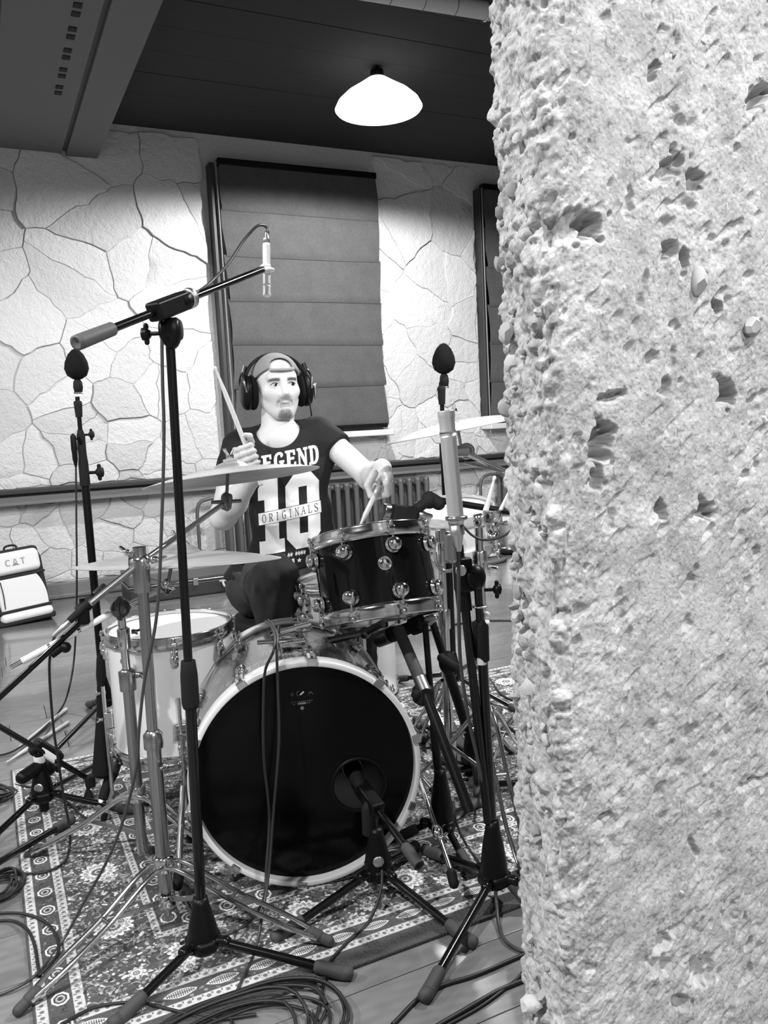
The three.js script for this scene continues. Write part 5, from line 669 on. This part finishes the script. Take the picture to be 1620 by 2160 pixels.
  for (let i = 0; i < hpz.count; i++) { const x = hpz.getX(i), y = hpz.getY(i), z = hpz.getZ(i), ax = Math.abs(x), n = 0.5 + 0.5 * n3(x * 420, y * 420, z * 420); let v = 0.66;
    const front = z > 0.05 ? 1 : 0; const mou = front * smooth(0.0075, 0.003, Math.abs(y + 0.0545 + ax * 0.22 - 0.002)) * smooth(0.031, 0.024, ax) * smooth(0.004, 0.012, ax) * (ax > 0.02 ? 1 : 0.5), gap = front * smooth(0.008, 0.003, Math.hypot(ax - 0.027, (y + 0.068) * 0.6));
    const goat = front * smooth(0.03, 0.02, Math.hypot(x, (y + 0.107) * 0.95)) * smooth(-0.082, -0.09, y), chin = smooth(-0.088, -0.112, y + 0.25 * (0.03 - z) * 0.3) * smooth(-0.02, 0.03, z) * (y > -0.135 ? 1 : 0) * 0.5, brow = front * smooth(0.0065, 0.0035, Math.abs(y - 0.0185 + (ax - 0.028) * (ax - 0.028) * 5)) * smooth(0.012, 0.016, ax) * smooth(0.056, 0.048, ax), lip = front * smooth(0.011, 0.006, Math.abs(y + 0.071)) * smooth(0.022, 0.017, ax);
    v = v + (0.3 - v) * lip * 0.8; v = v + (0.12 - v) * Math.min(1, mou * 0.75 * (0.6 + 0.6 * n) + gap * 0.6 * n + goat * (0.35 + 0.6 * n) + chin * 0.75 * n); v = v + (0.06 - v) * brow * (0.6 + 0.4 * n); cols.push(v, v, v); }
  head.setAttribute('color', new THREE.Float32BufferAttribute(cols, 3)); head.applyMatrix4(HM);
  for (const g of [body, ...fists]) g.setAttribute('color', new THREE.Float32BufferAttribute(new Float32Array(g.attributes.position.count * 3).fill(0.66), 3));
  const skinG = BGU.mergeGeometries([body, head, ...fists]), base = [PV[0], 0, PV[2]], t = new Thing('person', 'drummer in a backwards cap and dark lettered t-shirt playing the drum kit', 'person', base);
  const skinM = new THREE.MeshPhysicalMaterial({ color: grey(1), vertexColors: true, roughness: 0.5, sheen: 0.1 }); skinG.translate(-base[0], 0, -base[2]); piece('body', skinG, skinM, t.o);
  const hl = (gs) => place(gs, HM);
  for (const s of [-1, 1]) { const e = t.add('eye', hl(ball([s * 0.031, 0.0005, 0.0722], 0.0132, 1, 1, 1, 20)), mat(0.4, 0.2)) ; t.add('iris', hl(lathe([s * 0.031 + 0.002, 0.0005, 0.0722], unit([0.3, -0.08, 1]), [[0.011, 0], [0.011, 0.0072], [0.0128, 0.0052], [0.0137, 0]], 16)), mat(0.02, 0.1), e); t.add('eyelashes', hl(tube([[s * 0.0175, 0.0005, 0.0812], [s * 0.023, 0.0062, 0.0858], [s * 0.031, 0.0076, 0.0866], [s * 0.039, 0.0058, 0.0838], [s * 0.0455, 0.0002, 0.0778]], 0.0014, 20, 6)), mat(0.03, 0.8), e); }
  // cap worn backwards: crown with an arched opening over the forehead
  const outer = ell([0, 0.026, -0.012], [0.087, 0.091, 0.109]), inner = ell([0, 0.025, -0.012], [0.079, 0.084, 0.101]);
  const capF = (x, y, z) => { let d = Math.max(outer(x, y, z), -inner(x, y, z)); const rim = 0.024 + 0.2 * (z + 0.012) + 0.35 * Math.max(0, z - 0.02) - 0.1 * Math.max(0, -0.05 - z); d = smax(d, rim - y, 0.004); const o = Math.hypot(x / 1.25, (y - 0.062) * (y > 0.062 ? 1.05 : 0.5)) - 0.034; return z > 0.02 ? smax(d, -o, 0.003) : d; };
  const capM = mat(0.26, 0.9, { bumpMap: plasterBump, bumpScale: 0.0006 }), cp = t.add('cap', hl(surfaceNets(capF, [-0.1, -0.02, -0.135], [0.1, 0.14, 0.115], 0.0026)), capM);
  t.add('strap', hl(new THREE.TubeGeometry(new THREE.CatmullRomCurve3([-0.044, -0.03, -0.015, 0, 0.015, 0.03, 0.044].map((x) => new THREE.Vector3(x, 0.052 + 0.5 * x * x, 0.0955 - 9 * x * x))), 20, 0.006, 8).scale(1, 1, 1)), mat(0.32, 0.8), cp);
  t.add('cap_peak', hl(new THREE.SphereGeometry(0.085, 20, 10, 0, Math.PI * 2, 0, 0.9).scale(0.9, 0.28, 1).translate(0, -0.018, -0.115)), mat(0.2, 0.9, { side: THREE.DoubleSide }), cp);
  // t-shirt
  const sl = (S, E, r0, r1, f) => { const e = mixp(S, E, f), d = unit(sub(E, S)), o = cap(add(S, d, -0.01), add(e, d, 0.06), r0, r1); return (x, y, z) => smax(o(x, y, z), (x - e[0]) * d[0] + (y - e[1]) * d[1] + (z - e[2]) * d[2], 0.006); };
  const shT = union([...torso(0.006), cap(tp(-0.13, -0.015, -0.01), tp(-0.05, 0.02, -0.012), 0.058, 0.05), cap(tp(0.13, -0.015, -0.01), tp(0.05, 0.02, -0.012), 0.058, 0.05)], 0.05), sR = sl(RS, RE, 0.058, 0.066, 0.5), sL = sl(LS, LE, 0.058, 0.066, 0.36), nc = tp(0.0, 0.058, 0.045), hem = tp(0, -0.465, 0);
  const shirtF = (x, y, z) => { let d = smin(smin(shT(x, y, z), sR(x, y, z), 0.035), sL(x, y, z), 0.035); const q = [x - mid[0], y - mid[1], z - mid[2]], lx = dot(q, TX), ly = dot(q, TY); d += 0.006 * fbm(x * 9 + ly * 4, y * 7 - lx * 6, z * 9, 3) * smooth(0.05, -0.2, ly) + 0.004 * n3(lx * 8 + ly * 22, ly * 5, 2); d = smax(d, -(Math.hypot((x - nc[0]) / 1.05, (y - nc[1]) * 0.9, (z - nc[2])) - 0.08), 0.006); return smax(d, dot(sub(hem, [x, y, z]), TY) - 0.012 * n3(lx * 14, 3, 1), 0.006); };
  const [slo, shi] = bounds([RS, LS, mixp(RS, RE, 0.6), mixp(LS, LE, 0.5), hem, PV], 0.13), sg = surfaceNets(shirtF, slo, shi, 0.0075).toNonIndexed();
  const printTex = canvasTex(1024, 1331, (c, w, h) => {
    c.fillStyle = '#151515'; c.fillRect(0, 0, w, h); c.fillStyle = '#f4f4f4'; const S = 2560; c.save(); c.translate(0.22 * S, 0.02 * S); c.scale(S, -S); // metres across the chest, y up
    c.transform(1, 0, 0.155, 1, 0.038, 0); const poly = (...p) => { c.beginPath(); for (let i = 0; i < p.length; i += 2) c.lineTo(p[i], p[i + 1]); c.closePath(); c.fill(); };
    const txt = (s, x, y, hgt, wid, font) => { c.save(); c.translate(x, y); c.font = font + ' 100px serif'; const m = c.measureText(s).width; c.scale(wid / m, -hgt / 70); c.fillText(s, 0, 0); c.lineWidth = 5; c.strokeStyle = c.fillStyle; c.strokeText(s, 0, 0); c.restore(); };
    [...'LEGEND'].forEach((ch, i) => txt(ch, -0.152 + i * 0.0425, -0.098 - i * 0.001, 0.05 + i * 0.0022, 0.0385, 'bold'));
    poly(-0.108, -0.124, -0.055, -0.124, -0.055, -0.345, -0.036, -0.345, -0.036, -0.392, -0.126, -0.392, -0.126, -0.345, -0.104, -0.345, -0.104, -0.2, -0.126, -0.2, -0.126, -0.158);
    poly(0.005, -0.124, 0.062, -0.124, 0.096, -0.166, 0.096, -0.346, 0.058, -0.392, 0.004, -0.392, -0.028, -0.352, -0.028, -0.166); c.fillStyle = '#151515'; poly(0.02, -0.176, 0.05, -0.176, 0.05, -0.34, 0.02, -0.34);
    c.fillStyle = '#f4f4f4'; c.save(); c.translate(-0.01, -0.262); c.rotate(0.03); c.fillRect(-0.117, -0.022, 0.228, 0.044); c.strokeStyle = '#151515'; c.lineWidth = 0.0016; c.strokeRect(-0.117, -0.022, 0.228, 0.044); c.fillStyle = '#2a2a2a'; [...'ORIGINALS'].forEach((ch, i) => { c.save(); c.translate(-0.105 + i * 0.0235 + (ch === 'I' ? 0.004 : 0), -0.014); c.font = '100px serif'; const m = c.measureText(ch).width; c.scale((ch === 'I' ? 0.008 : 0.0165) / m, -0.028 / 70); c.fillText(ch, 0, 0); c.restore(); }); c.restore();
    c.strokeStyle = '#e8e8e8'; c.lineWidth = 0.0028; let x = -0.075; for (let k = 0; k < 10; k++) { if (k === 4 || k === 6) { x += 0.008; } c.beginPath(); c.moveTo(x, -0.413); c.lineTo(x + 0.003, -0.403); c.lineTo(x + 0.005, -0.412); c.lineTo(x + 0.008, -0.402); c.stroke(); x += 0.0098; }
    c.fillStyle = '#f0f0f0'; for (const [sx, r, st] of [[-0.052, 0.0115, 1], [-0.008, 0.01, 0], [0.014, 0.0095, 1], [0.058, 0.0115, 1]]) { c.beginPath(); if (st) for (let k = 0; k < 10; k++) { const a = k * 0.6283 + 1.57, q = k % 2 ? r * 0.45 : r; c.lineTo(sx + Math.cos(a) * q, -0.433 + Math.sin(a) * q); } else { c.rect(sx - 0.005, -0.443, 0.009, 0.02); } c.fill(); } c.restore();
  });
  { const p = sg.attributes.position, n = p.count, uv = new Float32Array(n * 2); for (let i = 0; i < n; i += 3) { const A = [0, 1, 2].map((k) => [p.getX(i + k), p.getY(i + k), p.getZ(i + k)]), nn = unit(cross(sub(A[1], A[0]), sub(A[2], A[0]))), fr = dot(nn, TZ) > 0.12 && dot(sub(A[0], mid), TZ) > 0.02; for (let k = 0; k < 3; k++) { const q = sub(A[k], mid); uv[(i + k) * 2] = fr ? clamp((dot(q, TX) + 0.22) / 0.4, 0.003, 0.997) : 0.004; uv[(i + k) * 2 + 1] = fr ? clamp((dot(q, TY) + 0.5) / 0.52, 0.003, 0.997) : 0.004; } } sg.setAttribute('uv', new THREE.BufferAttribute(uv, 2)); const shN = BGU.mergeVertices(sg, 1e-5); shN.computeVertexNormals(); t.add('t_shirt', shN, mat(0.98, 0.88, { map: printTex })); }
  // trousers and shoes
  const legF = union([cap(add(PV, TX, -0.06), add(PV, TX, 0.08), 0.122, 0.122), cap(RH, mixp(RH, RK, 0.6), 0.092, 0.088), cap(mixp(RH, RK, 0.6), RK, 0.09, 0.078), cap(RK, add(RA, UP, 0.02), 0.078, 0.07), cap(LH, mixp(LH, LK, 0.6), 0.1, 0.09), cap(mixp(LH, LK, 0.6), LK, 0.09, 0.078), cap(LK, add(LA, UP, 0.02), 0.078, 0.07)], 0.03), waist = add(PV, UP, 0.06);
  const trouF = (x, y, z) => smax(smax(legF(x, y, z) + 0.032 * fbm(x * 9 + y * 7, y * 6 - x * 5, z * 9, 3) + 0.012 * fbm(x * 26 + z * 14, y * 14, z * 20, 2), 0.065 - y, 0.006), Math.min(y - waist[1], 0.2 - Math.hypot(x - PV[0], z - PV[2])), 0.01), [plo, phi] = bounds([PV, RK, LK, RA, LA], 0.13); plo[1] = 0.03;
  t.add('trousers', surfaceNets(trouF, plo, phi, 0.009), mat(0.036, 0.9));
  for (const A of [RA, LA]) { const d = [-0.15, 0, 0.98], s = t.add('shoe', surfaceNets((x, y, z) => smax(union([cap(add([A[0], 0.06, A[2]], d, -0.03), add([A[0], 0.045, A[2]], d, 0.17), 0.046, 0.04), cap([A[0], 0.11, A[2]], [A[0], 0.06, A[2]], 0.045, 0.048)], 0.03)(x, y, z), 0.022 - y, 0.004), [A[0] - 0.12, 0.01, A[2] - 0.11], [A[0] + 0.12, 0.19, A[2] + 0.26], 0.006), mat(0.05, 0.6)); t.add('sole', rbox(add([A[0], 0.018, A[2]], d, 0.065), 0.09, 0.3, 0.018, 0.008, d, UP), mat(0.4, 0.7), s); }
  // headphones
  const hp = new Thing('headphones', 'large black over-ear headphones worn over the drummer\'s cap', 'headphones', HC);
  const bandG = new THREE.LatheGeometry([[0.1085, -0.013], [0.113, -0.017], [0.118, -0.013], [0.1195, 0], [0.118, 0.013], [0.113, 0.017], [0.1085, 0.013], [0.1085, -0.013]].map(([a, b]) => new THREE.Vector2(a, b)), 40, 0, Math.PI).rotateX(-Math.PI / 2); bandG.rotateZ(Math.PI / 2); { const b = new THREE.Box3().setFromBufferAttribute(bandG.attributes.position); if (b.max.y < 0.05) bandG.rotateZ(Math.PI); if (b.max.x < 0.05) bandG.rotateZ(-Math.PI / 2); if (b.min.x > -0.05) bandG.rotateZ(Math.PI / 2); } bandG.scale(1.03, 0.96, 1).rotateX(-0.06).translate(0, 0.004, -0.012);
  hp.add('headband', hl(bandG), M.rubber);
  for (const s of [-1, 1]) { const c = hp.add('ear_cup', hl([lathe([s * 0.099, -0.022, -0.012], [s, 0.1, 0], [[0, 0], [0, 0.05], [0.012, 0.052], [0.024, 0.047], [0.032, 0.034], [0.034, 0]], 28).translate(0, 0.022, 0).scale(1, 1.24, 1).translate(0, -0.022, 0)]), M.black); hp.add('ear_pad', hl(ringAt([s * 0.091, -0.022, -0.012], [1, 0, 0], 0.037, 0.0145, 28, 10).translate(0, 0.022, 0).scale(1, 1.24, 1).translate(0, -0.022, 0)), M.blackCloth, c); hp.add('yoke', hl([tube([[s * 0.122, -0.02, -0.055], [s * 0.127, 0.02, -0.045], [s * 0.122, 0.05, -0.012], [s * 0.127, 0.02, 0.024], [s * 0.122, -0.02, 0.034]], 0.0042), rod([s * 0.12, 0.045, -0.012], [s * 0.11, 0.075, -0.012], 0.008)]), M.darkMetal, c); }
  hp.add('jack', hl([rod([0.135, -0.01, -0.012], [0.155, -0.004, -0.012], 0.006), lathe([0.148, -0.012, -0.012], [0, -1, 0], [[-0.01, 0], [-0.01, 0.008], [0.02, 0.007], [0.05, 0.003], [0.05, 0]], 12)]), M.satin); hp.add('cord', tube([[1.1,1.251,-2.835], [1.108,1.204,-2.848], [1.126,1.155,-2.878], [1.163,1.109,-2.921], [1.192,1.025,-2.986], [1.191,0.855,-3.011]], 0.0028), M.cable);
  // drum stool
  const st = new Thing('drum_stool', 'round black drum stool under the seated drummer', 'stool', [PV[0], 0, PV[2]]), sy = PV[1] - 0.115; st.add('seat', lathe([PV[0], sy - 0.085, PV[2] - 0.01], UP, [[0, 0], [0, 0.15], [0.02, 0.17], [0.06, 0.172], [0.08, 0.155], [0.084, 0]], 36), M.rubber); st.add('pole', rod([PV[0], 0.12, PV[2]], [PV[0], sy - 0.085, PV[2]], 0.014), M.chrome); for (let k = 0; k < 3; k++) { const a = k * 2.094 + 0.3, f = [PV[0] + Math.cos(a) * 0.26, 0.02, PV[2] + Math.sin(a) * 0.26], l = st.add('leg', rod([PV[0], 0.2, PV[2]], f, 0.009), M.chrome); st.add('rubber_foot', ball(f, 0.014), M.rubber, l); }
}
renderer.render(scene, camera);
